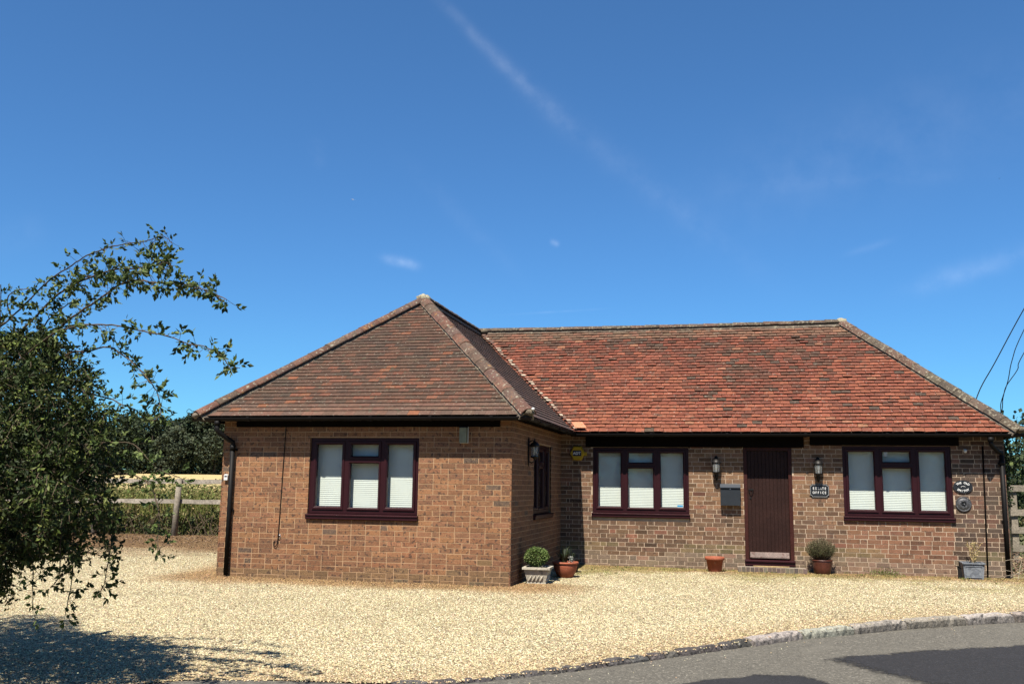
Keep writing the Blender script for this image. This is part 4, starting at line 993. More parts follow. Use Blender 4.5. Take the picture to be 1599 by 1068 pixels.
# strappy dark plant in bowl
def strap_plant(loc, n, h, sp, cols, label, seed, w=.012, name='strap_leaf_plant'):
    t = thing(name, loc, label, 'plant'); r = random.Random(seed); b = MB()
    for i in range(n):
        a = r.uniform(0, 6.28); l = h*r.uniform(.6, 1.15); s_ = sp*r.uniform(.2, 1); d = Vector((math.cos(a), math.sin(a), 0)); sd = Vector((-d.y, d.x, 0))*w*r.uniform(.6, 1.2); c = vary(r.choice(cols), .3, r)
        vs = []
        for k in range(5):
            f = k/4; p = d*(.03+s_*f*f*1.1)+Vector((0, 0, l*(f-.28*f*f*f))); q = sd*(1-f*.9); vs += [p-q, p+q]
        b.add(vs, [(2*k, 2*k+1, 2*k+3, 2*k+2) for k in range(4)], c)
    b.build('foliage', M['leaf'], t); return t
strap_plant((.48, 1.62, .20), 90, .33, .20, [(.05, .07, .035), (.08, .10, .05), (.03, .045, .025)], 'dark strap-leaved plant growing in the terracotta bowl', 5)
b = MB(); r = random.Random(9)
t = thing('silver_plant', (.60, 1.56, .205), 'small pale grey-leaved sprig at the right side of the terracotta bowl', 'plant')
for i in range(60):
    a = r.uniform(0, 6.3); leaf(b, (r.uniform(-.03, .03), r.uniform(-.03, .03), r.uniform(.01, .11)), rdir(r, .6), .035, vary((.45, .48, .42), .2, r), r)
b.build('foliage', M['leaf'], t)
strap_plant((.42, 2.5, .20), 40, .16, .14, [(.03, .05, .02), (.05, .07, .03)], 'low dark plant in the black tub at the inner corner', 15, .01)
# lavender-like bush
t = thing('lavender_bush', (4.46, 3.71, .215), 'dense grey-green upright bush growing in the glazed pot', 'bush'); r = random.Random(31); b = MB(); sb = MB()
for i in range(700):
    a = r.uniform(0, 6.28); q = r.random()**.5; top = Vector((math.cos(a)*.25*q, math.sin(a)*.20*q, .36*(1-.32*q*q)*r.uniform(.72, 1.12))); base = Vector((math.cos(a)*.06*q, math.sin(a)*.06*q, 0)); mid = (base+top)/2+Vector((math.cos(a)*.03, math.sin(a)*.03, -.01))
    sb.tube([base, mid, top], [.0022, .0018, .001], 3, vary((.14, .12, .07), .2, r), cap=False)
    for k in range(11):
        f = r.uniform(.35, 1); p = base.lerp(mid, f*2) if f < .5 else mid.lerp(top, f*2-1); c = r.choice([(.17, .19, .085), (.22, .23, .11), (.12, .15, .06), (.27, .26, .14)])
        if f > .9: c = (.30, .25, .15)
        leaf(b, p, (top-base).normalized()+rdir(r)*.7, .022*r.uniform(.7, 1.2), vary(c, .2, r), r, .3)
b.build('foliage', M['leaf'], t); sb.build('stem', M['twig'], t)
# lead planter with dry plant
t = thing('lead_planter', (6.80, 3.78, 0), 'square grey lead-look planter standing by the right end of the wall', 'planter', R_(-3)); b = MB(); frus(b, .135, .158, 0, .24); b.build('tub', M['lead'], t)
b = MB()
for s_ in range(4):
    a = R_(90*s_); c_, sn = math.cos(a), math.sin(a); P_ = [(-.172, -.172), (.172, -.172), (.138, -.138), (-.138, -.138)]; P_ = [(p[0]*c_-p[1]*sn, p[0]*sn+p[1]*c_) for p in P_]; b.prism(P_, (0, 0, .2405), (1, 0, 0), (0, 1, 0), (0, 0, .022))
for s_ in range(4):
    a = R_(90*s_); c_, sn = math.cos(a), math.sin(a)
    for pts in ([(-.11, -.139, .03), (-.125, -.153, .205)], [(.11, -.139, .03), (.125, -.153, .205)], [(-.11, -.139, .03), (.11, -.139, .03)], [(-.125, -.153, .205), (.125, -.153, .205)]):
        b.tube([(p[0]*c_-p[1]*sn, p[0]*sn+p[1]*c_, p[2]) for p in pts], .006, 6)
b.build('rim', M['lead'], t); b = MB(); b.box(-.135, .135, -.135, .135, .22, .244); b.build('soil', M['soil'], t)
t = thing('dead_plant', (6.83, 3.78, .244), 'dry straw-coloured dead plant standing in the lead planter', 'plant'); b = MB(); r = random.Random(17)
for i in range(9):
    p = Vector((r.uniform(-.05, .05), r.uniform(-.05, .05), 0)); pts = [p]; d = Vector((r.uniform(-.3, .3), r.uniform(-.2, .2), 1)).normalized()
    for k in range(5): d = (d+rdir(r)*.22+Vector((0, 0, .1))).normalized(); pts.append(pts[-1]+d*.075*r.uniform(.6, 1.15))
    b.tube(pts, [.003, .0027, .0024, .002, .0016, .001], 4, vary((.50, .38, .18), .2, r))
    for q in pts[1:]:
        for k in range(5): leaf(b, q, rdir(r, -.1), .05*r.uniform(.5, 1), vary((.62, .48, .22), .25, r), r, .28)
b.build('stem', M['straw'], t)
t = thing('scraper', (6.585, 3.70, 0), 'small tilted metal boot scraper against the lead planter', 'boot scraper'); b = MB()
b.obox((-.02, 0, .0), (.05, 0, .0), (0, .02, 0), (-.0, .0, .20)); b.obox((-.06, 0, .20), (.10, 0, -.05), (0, .03, 0), (.005, 0, .012)); b.build('blade', M['iron'], t)
# door mat
b = MB(); b.prism([(-.30, 0)]+[(-.30*math.cos(math.pi*i/16), -.115*math.sin(math.pi*i/16)) for i in range(1, 16)]+[(.30, 0)], (0, 0, 0), (1, 0, 0), (0, 1, 0), (0, 0, .014)); o = b.build('doormat', M['coir'], None, False, (3.66, 3.87, .0825)); tag(o, 'half round straw coloured coir doormat on the brick step', 'doormat')

# ivy round the right corner
t = thing('ivy', (7.47, 4.1, 1.3), 'small dark climbing plant on the right end of the house under the eaves', 'climbing plant'); b = MB(); r = random.Random(41)
for i in range(700):
    z = r.uniform(-.15, .98); w = .05+.10*abs(noise.noise(Vector((z*4, 2, 1))))+(.06 if z > .6 else 0)
    p = Vector((r.uniform(-.01, w), r.uniform(-.12, .5), z)); leaf(b, p, rdir(r, -.2)+Vector((.5, -.3, 0)), .045*r.uniform(.6, 1.2), vary(r.choice([(.03, .055, .018), (.05, .08, .025), (.02, .035, .012)]), .3, r), r, .8)
b.build('foliage', M['leaf'], t)
b = MB(); b.tube([(0, 0, -1.3), (.01, .05, -.6), (.0, .0, 0), (.02, .1, .8)], [.012, .01, .008, .004], 6); b.build('stem', M['bark'], t)

# ------------------------------------------------------------------ big arching shrub on the left
LP = [(.045, .072, .016), (.085, .125, .028), (.026, .042, .012), (.17, .21, .05), (.038, .058, .015), (.03, .05, .012)]
SH = {'b1': [(-2.52, -6.92, 2.62), (-2.37, -6.95, 2.72), (-2.23, -6.98, 2.82), (-2.07, -7.01, 2.93), (-1.86, -7.04, 3.03), (-1.72, -7.07, 3.09), (-1.54, -7.1, 3.13), (-1.37, -7.13, 3.15), (-1.19, -7.16, 3.15), (-1.08, -7.19, 3.16), (-0.96, -7.22, 3.17), (-0.87, -7.25, 3.1)],
'b2': [(-2.11, -7.25, 2.47), (-1.93, -7.28, 2.6), (-1.75, -7.31, 2.74), (-1.56, -7.34, 2.82), (-1.39, -7.37, 2.86), (-1.21, -7.4, 2.89), (-1.02, -7.43, 2.88), (-0.86, -7.46, 2.91), (-0.78, -7.49, 2.92), (-0.67, -7.52, 2.86)],
'b3': [(-1.75, -7.55, 2.2), (-1.55, -7.6, 2.37), (-1.36, -7.63, 2.5), (-1.14, -7.66, 2.61), (-0.99, -7.69, 2.69), (-0.83, -7.72, 2.73), (-0.65, -7.75, 2.7), (-0.49, -7.78, 2.68), (-0.36, -7.81, 2.66), (-0.2, -7.84, 2.61), (-0.04, -7.87, 2.54)],
'b4': [(-1.7, -7.7, 2.2), (-1.48, -7.72, 2.34), (-1.32, -7.75, 2.4), (-1.12, -7.78, 2.42), (-0.94, -7.81, 2.41), (-0.77, -7.84, 2.39), (-0.62, -7.87, 2.35), (-0.42, -7.9, 2.31), (-0.25, -7.93, 2.25), (-0.13, -7.96, 2.23), (0.01, -7.99, 2.17), (0.09, -8.02, 2.09), (0.18, -8.05, 2.08)],
'b5': [(-1.75, -7.42, 2.15), (-1.5, -7.45, 2.28), (-1.33, -7.48, 2.29), (-1.14, -7.51, 2.31), (-1.0, -7.54, 2.25), (-0.86, -7.57, 2.16), (-0.76, -7.6, 2.08), (-0.66, -7.63, 1.99), (-0.61, -7.66, 1.91), (-0.58, -7.69, 1.82), (-0.61, -7.72, 1.78)],
'b6': [(-1.66, -7.12, 2.05), (-1.37, -7.16, 1.99), (-1.23, -7.18, 1.94), (-1.1, -7.22, 1.9), (-0.96, -7.24, 1.81)],
'b7': [(-1.5, -7.7, 1.5), (-1.17, -7.71, 1.6), (-0.97, -7.74, 1.64), (-0.71, -7.77, 1.63), (-0.56, -7.8, 1.52), (-0.45, -7.83, 1.46), (-0.3, -7.86, 1.42)],
'b8': [(-1.2, -7.4, 1.42), (-0.98, -7.41, 1.44), (-0.8, -7.44, 1.38), (-0.71, -7.47, 1.27), (-0.66, -7.5, 1.16), (-0.64, -7.53, 1.01), (-0.6, -7.56, 0.93)],
'd1': [(-1.6, -7.51, 1.26), (-1.59, -7.54, 1.15), (-1.56, -7.57, 0.96), (-1.52, -7.6, 0.82), (-1.48, -7.63, 0.67), (-1.44, -7.66, 0.54)],
'd2': [(-1.5, -7.24, 1.1), (-1.5, -7.24, 0.94), (-1.46, -7.27, 0.75), (-1.46, -7.3, 0.55), (-1.45, -7.33, 0.47)],
'd3': [(-1.3, -7.1, 1.2), (-1.26, -7.14, 0.99), (-1.26, -7.17, 0.8), (-1.25, -7.2, 0.7), (-1.26, -7.23, 0.62)],
'd4': [(-1.45, -7.44, 1.1), (-1.43, -7.46, 0.91), (-1.4, -7.48, 0.76), (-1.43, -7.52, 0.68)],
'd5': [(-1.9, -7.36, 1.1), (-1.9, -7.36, 0.9), (-1.9, -7.38, 0.76), (-1.88, -7.42, 0.57)],
'b9': [(-2.33, -7.16, 2.3), (-2.34, -7.18, 2.59), (-2.33, -7.22, 2.86)],
'b10': [(-1.94, -7.24, 2.42), (-1.84, -7.27, 2.56), (-1.69, -7.3, 2.65), (-1.56, -7.33, 2.71)],
'b11': [(-2.44, -6.94, 2.63), (-2.48, -6.97, 2.78), (-2.4, -7.0, 2.85), (-2.24, -7.03, 2.86)]}
bush = thing('arching_shrub', (-3.1, -7.35, 0), 'large dark green shrub with long arching leafy branches at the left edge', 'shrub'); BO = Vector((3.1, 7.35, 0))
r = random.Random(77)
def smooth(pts, n=4):
    P = [Vector(p) for p in pts]; o_ = []
    for i in range(len(P)-1):
        p0, p1, p2, p3 = P[max(i-1, 0)], P[i], P[i+1], P[min(i+2, len(P)-1)]
        for k in range(n):
            t = k/n; o_.append(.5*((2*p1)+(p2-p0)*t+(2*p0-5*p1+4*p2-p3)*t*t+(3*p1-p0-3*p2+p3)*t**3))
    return o_+[P[-1]]
def sprig(b, p, d, n, size, col):
    d = Vector(d).normalized()
    for k in range(n):
        leaf(b, p+d*(k/n)*size*1.1, (d+rdir(r)*.9), size*r.uniform(.65, 1.15), vary(col, .2, r), r, .55, 1)
for k, pts in SH.items():
    b = MB(); P = [p+BO for p in smooth(pts)]; n = len(P); r0 = .0075 if k in ('b2', 'b3') else .003 if k == 'b7' else .0055 if k[0] == 'b' else .004
    b.tube([p+rdir(r)*.003 for p in P], [r0*(1-.8*i/n)+.0012 for i in range(n)], 6)
    dens = {'b2': 7.5, 'b3': 5.6, 'b1': 2.0, 'b4': 2.3}.get(k, 2.4)
    for i in range(1, n):
        f = i/n
        for q in range(int(dens)+(1 if r.random() < dens % 1 else 0)):
            if r.random() < .22: continue
            p = P[i-1].lerp(P[i], r.random()); tw = rdir(r, -.15)*r.uniform(.01, .05 if dens < 2 else .075); c = r.choice([(.085, .13, .03), (.12, .17, .045), (.045, .07, .02), (.17, .22, .07)])
            b.tube([p, p+tw], .0016, 3, (1, 1, 1), 0, False); sprig(b, p+tw, tw, r.randint(4, 7), .044, c)
    b.build('branch', [M['twig'], M['leaf']], bush)
POLY = [(-2.3, 2.46), (-2.06, 2.44), (-1.87, 2.42), (-1.67, 2.35), (-1.52, 2.26), (-1.35, 2.11), (-1.28, 1.98), (-1.24, 1.84), (-1.25, 1.66), (-1.20, 1.53), (-1.22, 1.4), (-1.17, 1.22), (-1.12, 1.07), (-1.13, 0.96), (-1.19, 0.88), (-1.23, 1.04), (-1.29, 1.02), (-1.37, 0.9), (-1.45, 0.82), (-1.63, 0.94), (-1.78, 0.81), (-1.92, 0.8), (-2.02, 0.58), (-2.5, .45), (-3.2, .5), (-4.2, .7), (-4.7, 1.4), (-4.7, 2.4), (-4.4, 3.3), (-3.9, 3.9), (-3.3, 3.9), (-3.05, 3.4), (-2.8, 2.7)]
def inpoly(x, z):
    c = False; n = len(POLY)
    for i in range(n):
        x1, y1 = POLY[i]; x2, y2 = POLY[i-1]
        if (y1 > z) != (y2 > z) and x < (x2-x1)*(z-y1)/(y2-y1)+x1: c = not c
    return c
def edge(x, z):
    best = 9
    for i in range(len(POLY)):
        a = Vector(POLY[i]); d = Vector(POLY[i-1])-a; t = max(0, min(1, (Vector((x, z))-a).dot(d)/d.length_squared)); best = min(best, (Vector((x, z))-a-d*t).length)
    return best
b = MB(); tw = MB(); cnt = 0
while cnt < 11500:
    x = r.uniform(-4.7, -.95); z = r.uniform(.42, 4.0)
    if x < -2.6 and r.random() < .45: continue
    if not inpoly(x, z): continue
    e = edge(x, z); half = min(.85, .16+1.1*math.sqrt(max(e, 0))); 
    y = -7.3+half*(2*r.random()-1)
    if noise.noise(Vector((x*2.6, y*2.6, z*2.6))) < -.36+.16*(e < .25): continue
    p = Vector((x-(y+7.3)*.72, y, 1.4+(z-1.4)*(1+(y+7.3)*.12))); d = (Vector((.35, -.1, -.8))*r.uniform(.2, 1)+rdir(r)*.8).normalized() if z < 2.0 else (Vector((.5, 0, .1))+rdir(r)*.9).normalized()
    ln = r.uniform(.06, .16); q = p+d*ln
    tw.tube([p+BO, p.lerp(q, .5)+rdir(r)*.01+BO, q+BO], [.0025, .002, .001], 3, (1, 1, 1), 0, False)
    c = r.choice(LP)
    for k in range(r.randint(8, 14)):
        leaf(b, p.lerp(q, r.random())+rdir(r)*.018+BO, (d*.6+rdir(r)), .037*r.uniform(.55, 1.25), vary(c, .3, r), r, .55)
    cnt += 1
cr = b.build('crown', M['leaf'], bush); tw.build('twigs', M['twig'], cr)
b = MB()
def limb(pts, r0, r1, col=(1, 1, 1)):
    P = smooth(pts, 3); n = len(P); b.tube([p+BO for p in P], [r0+(r1-r0)*i/(n-1) for i in range(n)], 8)
limb([(-3.1, -7.35, -.15), (-3.05, -7.3, .5), (-3.0, -7.35, 1.1), (-2.85, -7.3, 1.7), (-2.75, -7.2, 2.5), (-2.8, -7.1, 3.4)], .09, .03)
limb([(-3.0, -7.35, 1.0), (-2.7, -7.4, 1.5), (-2.3, -7.35, 1.9), (-2.0, -7.3, 2.15), (-1.75, -7.42, 2.17)], .05, .012)
limb([(-2.85, -7.3, 1.7), (-2.5, -7.2, 2.2), (-2.11, -7.25, 2.47)], .035, .012); limb([(-2.78, -7.22, 2.3), (-2.65, -7.0, 2.5), (-2.52, -6.92, 2.62)], .025, .009)
limb([(-2.3, -7.35, 1.9), (-2.0, -7.55, 2.0), (-1.75, -7.55, 2.2)], .02, .01); limb([(-3.02, -7.3, 1.2), (-2.4, -7.3, 1.45), (-1.8, -7.4, 1.45), (-1.4, -7.5, 1.45)], .035, .008); limb([(-3.05, -7.3, 1.3), (-3.6, -7.4, 2.2), (-3.9, -7.3, 3.0)], .05, .015)
limb([(-2.4, -7.3, 1.45), (-1.9, -7.35, 1.25), (-1.6, -7.5, 1.26)], .015, .006); limb([(-2.0, -7.3, 2.15), (-1.8, -7.15, 2.1), (-1.66, -7.12, 2.05)], .012, .007); limb([(-2.75, -7.2, 2.5), (-2.5, -7.15, 2.4), (-2.33, -7.16, 2.3)], .012, .006)
b.build('trunk', M['bark'], bush, True)

# ------------------------------------------------------------------ fences
def wob_rail(a, b_, h, th_, seed, m, parent, name='rail'):
    a, b_ = Vector(a), Vector(b_); n = 14; vs = []; d = (b_-a).normalized(); s_ = Vector((-d.y, d.x, 0)); mb = MB()
    for i in range(n+1):
        p = a.lerp(b_, i/n); w = noise.noise(Vector((i*.35, seed, 0)))*.018; w2 = noise.noise(Vector((i*.5, seed, 7)))*.008
        for (u, v) in ((-1, -1), (1, -1), (1, 1), (-1, 1)): vs.append(p+s_*u*th_/2+Vector((0, 0, v*h/2+w+v*w2)))
    fs = [(i*4+j, i*4+(j+1) % 4, (i+1)*4+(j+1) % 4, (i+1)*4+j) for i in range(n) for j in range(4)]+[(0, 1, 2, 3), tuple(n*4+j for j in range(4))[::-1]]
    mb.add(vs, [f[::-1] for f in fs]); return mb.build(name, m, parent)
t = thing('post_and_rail_fence', (FP.x, FP.y, .17), 'weathered two-rail timber field fence left of the house', 'fence', math.atan2(FD.y, FD.x))
for i, x in enumerate((-5.4, -3.6, -1.8, 0, 1.8, 3.6)):
    h = 1.30+rnd.uniform(-.03, .03); lean = .045 if i == 3 else rnd.uniform(-.03, .03); P_ = [(x, 0, -.3), (x+lean*.5, 0, h*.5), (x+lean, .01, h)]
    b = MB(); b.tube(P_, [.072, .066, .060], 10); b.build('post', M['wood_grey'], t, True)
    if i < 5:
        wob_rail((x-.05, .085, 1.215), (x+1.78, .085, 1.215+rnd.uniform(-.01, .01)), .10, .04, i, M['wood_rail'], t); wob_rail((x-.05, .085, .765), (x+1.78, .085, .765+rnd.uniform(-.01, .01)), .095, .04, i+9, M['wood_rail'], t)
t = thing('rail_fence', (8.55, 8.0, 0), 'old grey four-rail timber fence at the right behind the house', 'fence', R_(4))
for x in (0, 2.0, 4.0):
    b = MB(); b.prism([(-.06, -.05), (.06, -.05), (.06, .05), (-.06, .05)], (x, 0, -.3), (1, 0, 0), (0, 1, 0), (.01, 0, 1.82)); b.build('post', M['wood_grey'], t)
    for j, z in enumerate((1.46, .98, .64, .28)):
        if x < 4: wob_rail((x-.08, -.075, z), (x+1.98, -.075, z-.02), .13, .035, j+x, M['wood_grey'], t)

# ------------------------------------------------------------------ undergrowth and hedges
def fpt(u, v, z=0): q = Vector((FP.x, FP.y))+FD*u+Vector((-FD.y, FD.x))*v; return Vector((q.x, q.y, z))
b = MB(); r = random.Random(51)
for i in range(15000):
    u = r.uniform(-6, 4.2); v = r.uniform(.15, 1.9); zt = .42+.22*noise.noise(Vector((u*1.4, v, 2))); z = .1+r.random()**.7*zt*1.35; p = fpt(u, v, z)
    c = r.choice([(.07, .10, .03), (.11, .14, .04), (.05, .07, .025), (.16, .12, .06), (.17, .20, .07)]); leaf(b, p, rdir(r, .1), r.uniform(.04, .09), vary(c, .3, r), r, .6)
for i in range(260):
    u = r.uniform(-6, 4.2); p = fpt(u, r.uniform(.1, .8), .12); q = p+Vector((r.uniform(-.5, .5), r.uniform(-.1, .1), r.uniform(.2, .6))); b.tube([p, p.lerp(q, .5)+Vector((0, 0, .1)), q], .006, 4, (.20, .15, .10), 0, False)
tag(b.build('brambles', M['leaf']), kind='stuff')
b = MB()
for i in range(15000):
    u = r.uniform(-6, 4.4); v = r.uniform(.6, 3.0); hh = r.uniform(.72, 1.22)*(1+.15*noise.noise(Vector((u*1.2, 4, 2)))); p = fpt(u, v, .15); c = r.choice([(.24, .26, .07), (.16, .20, .05), (.42, .34, .15), (.30, .28, .10), (.12, .16, .04)])
    w = Vector((r.uniform(-.25, .25), r.uniform(-.2, .2), hh)); s_ = Vector((r.uniform(.002, .006), 0, 0)); m_ = p+w*.6
    b.add([p-s_, p+s_, m_+s_, m_-s_, p+w], [(0, 1, 2, 3), (3, 2, 4)], vary(c, .25, r))
    for _ in range(3): leaf(b, p+w*r.uniform(.3, 1.05)+rdir(r)*.05, rdir(r, .3), r.uniform(.04, .10), vary(c, .3, r), r, .6)
tag(b.build('tall_grass', M['leaf']), kind='stuff')
b = MB()   # standing corn stubble at the near edge of the field
for i in range(9000):
    u = r.uniform(-9, 8); v = 3+30*r.random()**1.6; p = fpt(u*(1+v*.05), v); p.z = gz(p.x, p.y); h_ = r.uniform(.10, .34); w = Vector((r.uniform(-.1, .1), r.uniform(-.1, .1), h_)); s_ = Vector((r.uniform(.006, .02), 0, 0))
    b.add([p-s_, p+s_, p+w], [(0, 1, 2)], vary(r.choice([(.52, .40, .18), (.40, .30, .13), (.62, .50, .24), (.30, .28, .10)]), .2, r))
tag(b.build('stubble', M['straw']), kind='stuff')
b = MB()   # leaf litter under the hedge and brown leaves against the walls
for i in range(9000):
    if i > 8400:
        p = Vector((r.uniform(-5, 8), r.uniform(-6.5, 3.5), 0))
        if side_road(p.x, p.y) > 0 or (-4.6 < p.x < .05 and p.y > -.05): continue
    elif i < 6500: u = r.uniform(-7, 4.4); v = -abs(r.gauss(0, 1.5)); p = fpt(u, v)
    elif i < 7500: p = Vector((r.uniform(-4.5, 0), -abs(r.gauss(0, .35))-.02, 0))
    else: p = Vector((r.uniform(.1, 7.6), 3.9-abs(r.gauss(0, .45)), 0))
    sz = r.uniform(.02, .05) if i < 6500 else r.uniform(.010, .025)
    p.z = gz(p.x, p.y)+.014; d = rdir(r); d.z *= .3; leaf(b, p, d, sz, vary(r.choice([(.20, .12, .07), (.30, .19, .11), (.14, .09, .06), (.36, .25, .15)]), .3, r), r, .6)
tag(b.build('leaf_litter', M['straw']), kind='stuff')
b = MB()   # weeds in the gravel
for i in range(170):
    k = r.random()
    if k < .62: p = Vector((r.uniform(1.0, 7.3), 3.86-abs(r.gauss(0, .38)), .008))
    elif k < .74: p = Vector((r.uniform(.45, 1.2), r.uniform(1.2, 3.6), .008))
    else: p = Vector((r.uniform(-4, 6), r.uniform(-4, 2.5), .008))
    if -4.6 < p.x < .05 and p.y > -.05: continue
    for q in range(r.randint(4, 14)):
        leaf(b, p+Vector((r.uniform(-.05, .05), r.uniform(-.05, .05), 0)), rdir(r, 1.0), r.uniform(.015, .04 if p.y > 2 else .022), vary(r.choice([(.16, .20, .05), (.25, .27, .08), (.33, .28, .12)]), .2, r), r, .3)
for i in range(240):
    p = Vector((5.45+r.gauss(0, .12), 3.9-abs(r.gauss(0, .04)), .01+abs(r.gauss(0, .035)))); leaf(b, p, rdir(r, .8), .03, vary((.20, .24, .06), .25, r), r, .5)
tag(b.build('weeds', M['leaf']), kind='stuff')
b = MB()   # brush heap at the right end
for i in range(420):
    p = Vector((r.uniform(7.55, 9.6), r.uniform(4.6, 6.4), abs(r.gauss(0, .13)))); d = rdir(r); d.z *= .4; c = r.choice([(.42, .32, .24), (.26, .18, .12), (.34, .22, .15)]); q = p+d*r.uniform(.1, .5); q.z = abs(q.z); b.tube([p, p.lerp(q, .5)+rdir(r)*.02, q], [.005, .004, .002], 4, vary(c, .25, r), 0, False)
for i in range(2600):
    p = Vector((r.uniform(7.5, 9.8), r.uniform(4.3, 6.6), abs(r.gauss(0, .12)))); leaf(b, p, rdir(r), .05, vary(r.choice([(.36, .22, .14), (.22, .13, .08), (.45, .33, .22), (.09, .12, .04)]), .3, r), r, .6)
tag(b.build('dry_brush', M['straw']), kind='stuff')
b = MB()
for (pa, pb) in (((7.15, 3.85, .02), (7.75, 3.6, .13)), ((7.30, 3.80, .30), (7.62, 3.78, .31)), ((7.35, 3.75, .05), (7.8, 3.9, .22)), ((7.2, 3.7, .17), (7.6, 3.9, .03)), ((7.45, 3.7, .02), (7.58, 3.9, .32))):
    pa, pb = Vector(pa), Vector(pb); b.tube([pa, pa.lerp(pb, .5)+Vector((0, 0, .03)), pb], [.004, .0035, .002], 5, (.45, .38, .28))
tag(b.build('fallen_twigs', M['straw']), 'pale dry twigs lying against the foot of the right drainpipe', 'twigs')

# ------------------------------------------------------------------ trees beyond the field and hedge at the right
def tree_mesh(seed, H, Wd, cols, n, ls, name_t='trunk'):
    r = random.Random(seed); b = MB(); lobes = []
    for i in range(26):
        f = r.random(); z = H*(.06+.86*f); rr = Wd*.5*math.sin(math.pi*min(1, .12+f*.86))**.7; a = r.uniform(0, 6.28); q = rr*math.sqrt(r.random())*.8; lobes.append((Vector((q*math.cos(a), q*math.sin(a), z)), Wd*r.uniform(.13, .24)))
    for i in range(n):
        c_, rad = r.choice(lobes); d = rdir(r, .25); k = 1+.3*noise.noise(d*2.5+c_); p = c_+d*rad*k*r.uniform(.75, 1.05); p.z = max(.3, p.z)
        leaf(b, p, d*.4+rdir(r), ls*r.uniform(.6, 1.3), vary(r.choice(cols), .25, r), r, .8)
    t = MB(); t.tube([(0, 0, -.4), (.05, 0, H*.3), (0, .1, H*.7)], [H*.025, H*.018, H*.006], 7)
    for i in range(7):
        c_, rad = r.choice(lobes); t.tube([(0, 0, H*r.uniform(.15, .5)), c_*.6+Vector((0, 0, c_.z*.3)), c_], [H*.010, H*.006, H*.002], 5)
    return b, t
kinds = {'dark': [(.035, .056, .024), (.048, .074, .03), (.065, .095, .036), (.026, .04, .018)], 'green': [(.08, .12, .034), (.10, .15, .042), (.14, .19, .055)], 'grey': [(.06, .08, .04), (.085, .105, .055), (.045, .062, .032)]}
protos = {}
def plant_tree(kind, x, y, H, Wd, label, seed, group=None, n=2600, ls=.5, name='tree'):
    t = thing(name, (x, y, gz(x, y)-.1), label, 'tree', seed*.7, group); b, tk = tree_mesh(seed, H, Wd, kinds[kind], n, ls); b.build('crown', M['leaf_far'], t); tk.build('trunk', M['bark'], t); return t
def far(px, D): d = pdir(px, 745); k = D/math.hypot(d.x, d.y); return CAM.x+d.x*k, CAM.y+d.y*k
G = 'trees beyond the field'
rows = [(120, 150, 7.2, 9, 'dark', 'dark tree beyond the field, mostly behind the near shrub'), (158, 158, 7.6, 8, 'dark', 'dark tree beyond the field at the edge of the near shrub'), (188, 152, 8.0, 8, 'dark', 'rounded dark tree beyond the field just right of the near shrub'),
        (212, 160, 9.0, 8, 'green', 'tallest rounded green tree left of the dip in the tree line'), (234, 155, 9.0, 7, 'dark', 'dark tree on the right slope of the left rise of the tree line'), (252, 162, 8.0, 7, 'dark', 'low dark tree in the dip of the far tree line'),
        (268, 152, 7.3, 6.5, 'grey', 'low grey-green tree just right of the dip in the tree line'), (284, 160, 8.6, 7, 'dark', 'dark tree behind the fence post beyond the field'), (300, 155, 8.9, 7, 'dark', 'dark conifer-like tree left of the highest right tree'),
        (317, 162, 10.4, 8, 'green', 'tall green tree whose top stands near the left gutter end'), (334, 154, 9.6, 7.5, 'grey', 'grey-green tree beyond the field seen under the left gutter'), (350, 160, 9.8, 8, 'dark', 'dark tree beyond the field partly hidden by the house corner'),
        (370, 156, 9.0, 8, 'dark', 'dark tree beyond the field behind the house corner'), (80, 156, 8.8, 9, 'dark', 'dark far tree hidden behind the near shrub, right one'), (30, 152, 8.8, 9, 'green', 'green far tree hidden behind the near shrub, left one')]
for i, (px, D, H, Wd, k, lb) in enumerate(rows):
    x, y = far(px, D); plant_tree(k, x, y, H, Wd, lb, 100+i, G, 4200, .42)
for i, (px, D, H, Wd, k, lb) in enumerate([(1572, 40, 1.95, 3.2, 'green', 'low bush beyond the right fence beside the house end'), (1600, 36, 3.0, 3.2, 'green', 'green tree beyond the right fence at the right edge'), (1640, 34, 3.6, 4, 'dark', 'dark tree just outside the right edge beyond the fence')]):
    x, y = far(px, D); plant_tree(k, x, y, H, Wd, lb, 140+i, 'trees behind the right fence', 3600, .14)
for i, (x, y, H, Wd) in enumerate([(-14, -27, 8, 8), (-6, -29, 9.5, 9), (2, -28, 7.5, 8), (9, -30, 9, 9), (17, -27, 8, 8)]):
    plant_tree('green', x, y, H, Wd, 'tree on the far side of the road, number %s from the left' % ('one', 'two', 'three', 'four', 'five')[i], 170+i, 'trees across the road', 3500, .38)
b = MB(); r = random.Random(61)
for i in range(9000):
    x = r.uniform(7.9, 15); y = r.uniform(9.2, 12.5); z = r.random()*(1.05+.3*noise.noise(Vector((x*.8, y, 0)))); leaf(b, (x, y, z), rdir(r, .2), r.uniform(.05, .1), vary(r.choice([(.05, .075, .025), (.10, .12, .04), (.14, .12, .05), (.035, .05, .02)]), .3, r), r, .7)
tag(b.build('undergrowth', M['leaf']), kind='stuff')

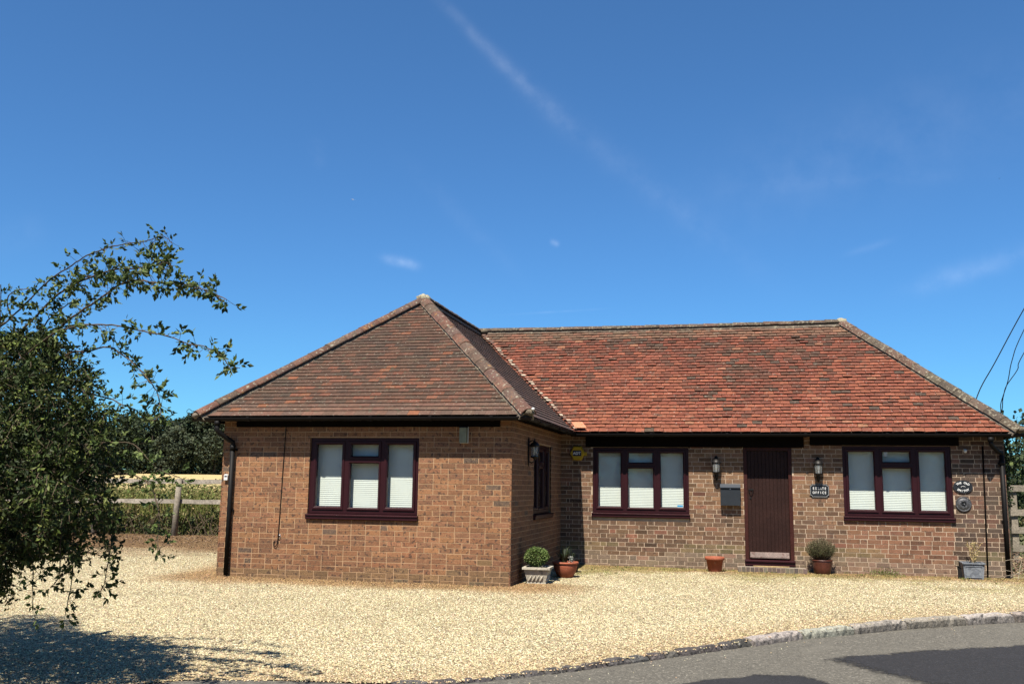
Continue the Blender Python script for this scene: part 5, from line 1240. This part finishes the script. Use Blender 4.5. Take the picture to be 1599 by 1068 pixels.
# ------------------------------------------------------------------ overhead cables and birds
def cable(pts, label, rad=.012):
    b = MB(); b.tube(smooth(pts, 6), rad, 6); tag(b.build('overhead_cable', M['black'], None, True), label, 'cable', 'overhead cables')
cable([(7.85, 8.6, 2.40), (8.25, 9.0, 3.45), (8.65, 9.0, 4.18), (9.29, 9.0, 5.33), (10.3, 9.0, 7.0), (12.0, 9.0, 9.6)], 'straight overhead cable, leftmost of the cables at the right edge', .011)
cable([(7.75, 8.85, 2.40), (8.60, 9.0, 2.93), (8.71, 9.0, 3.30), (8.87, 9.0, 3.75), (8.98, 9.0, 4.2), (9.25, 9.0, 4.85), (10.4, 9.0, 7.0), (11.7, 9.0, 9.2)], 'upper of the two drooping overhead cables near the right edge', .010)
cable([(7.80, 8.90, 2.38), (8.62, 9.02, 2.93), (8.76, 9.02, 3.40), (8.84, 9.02, 3.65), (9.08, 9.02, 4.0), (9.23, 9.02, 4.36), (10.4, 9.02, 6.2), (12.0, 9.02, 8.5)], 'lower of the two drooping overhead cables near the right edge', .010)
def bird(px, py, D, m, label, s):
    d = pdir(px, py); p = CAM+d*D; t = thing('bird', p, label, 'bird', rz=.6)
    b = MB(); b.lathe([(0, -.5), (.06, -.38), (.10, -.1), (.09, .15), (.05, .32), (.045, .42), (.012, .5), (0, .52)], (0, 0, 0), 10); b.v = [(v[0]*s, v[2]*s, v[1]*s) for v in b.v]; bd = b.build('body', m, t, True)
    for q in (-1, 1):
        b = MB(); b.add([(q*.05*s, .12*s, 0), (q*.05*s, -.12*s, 0), (q*.45*s, -.05*s, .16*s), (q*.45*s, .16*s, .18*s), (q*.95*s, -.12*s, .08*s)]+[(q*.05*s, .12*s, -.02*s), (q*.05*s, -.12*s, -.02*s), (q*.45*s, -.05*s, .145*s), (q*.45*s, .16*s, .165*s), (q*.95*s, -.12*s, .07*s)], [(0, 1, 2, 3), (3, 2, 4), (8, 7, 6, 5), (9, 7, 8), (0, 3, 8, 5), (3, 4, 9, 8), (1, 2, 7, 6), (2, 4, 9, 7)]); b.build('wing', m, t)
bird(551, 312, 110, M['lettering'], 'tiny white bird high in the sky above the left wing', .30)
bird(1560.5, 279, 90, M['iron'], 'tiny dark bird high in the sky near the right edge', .12)
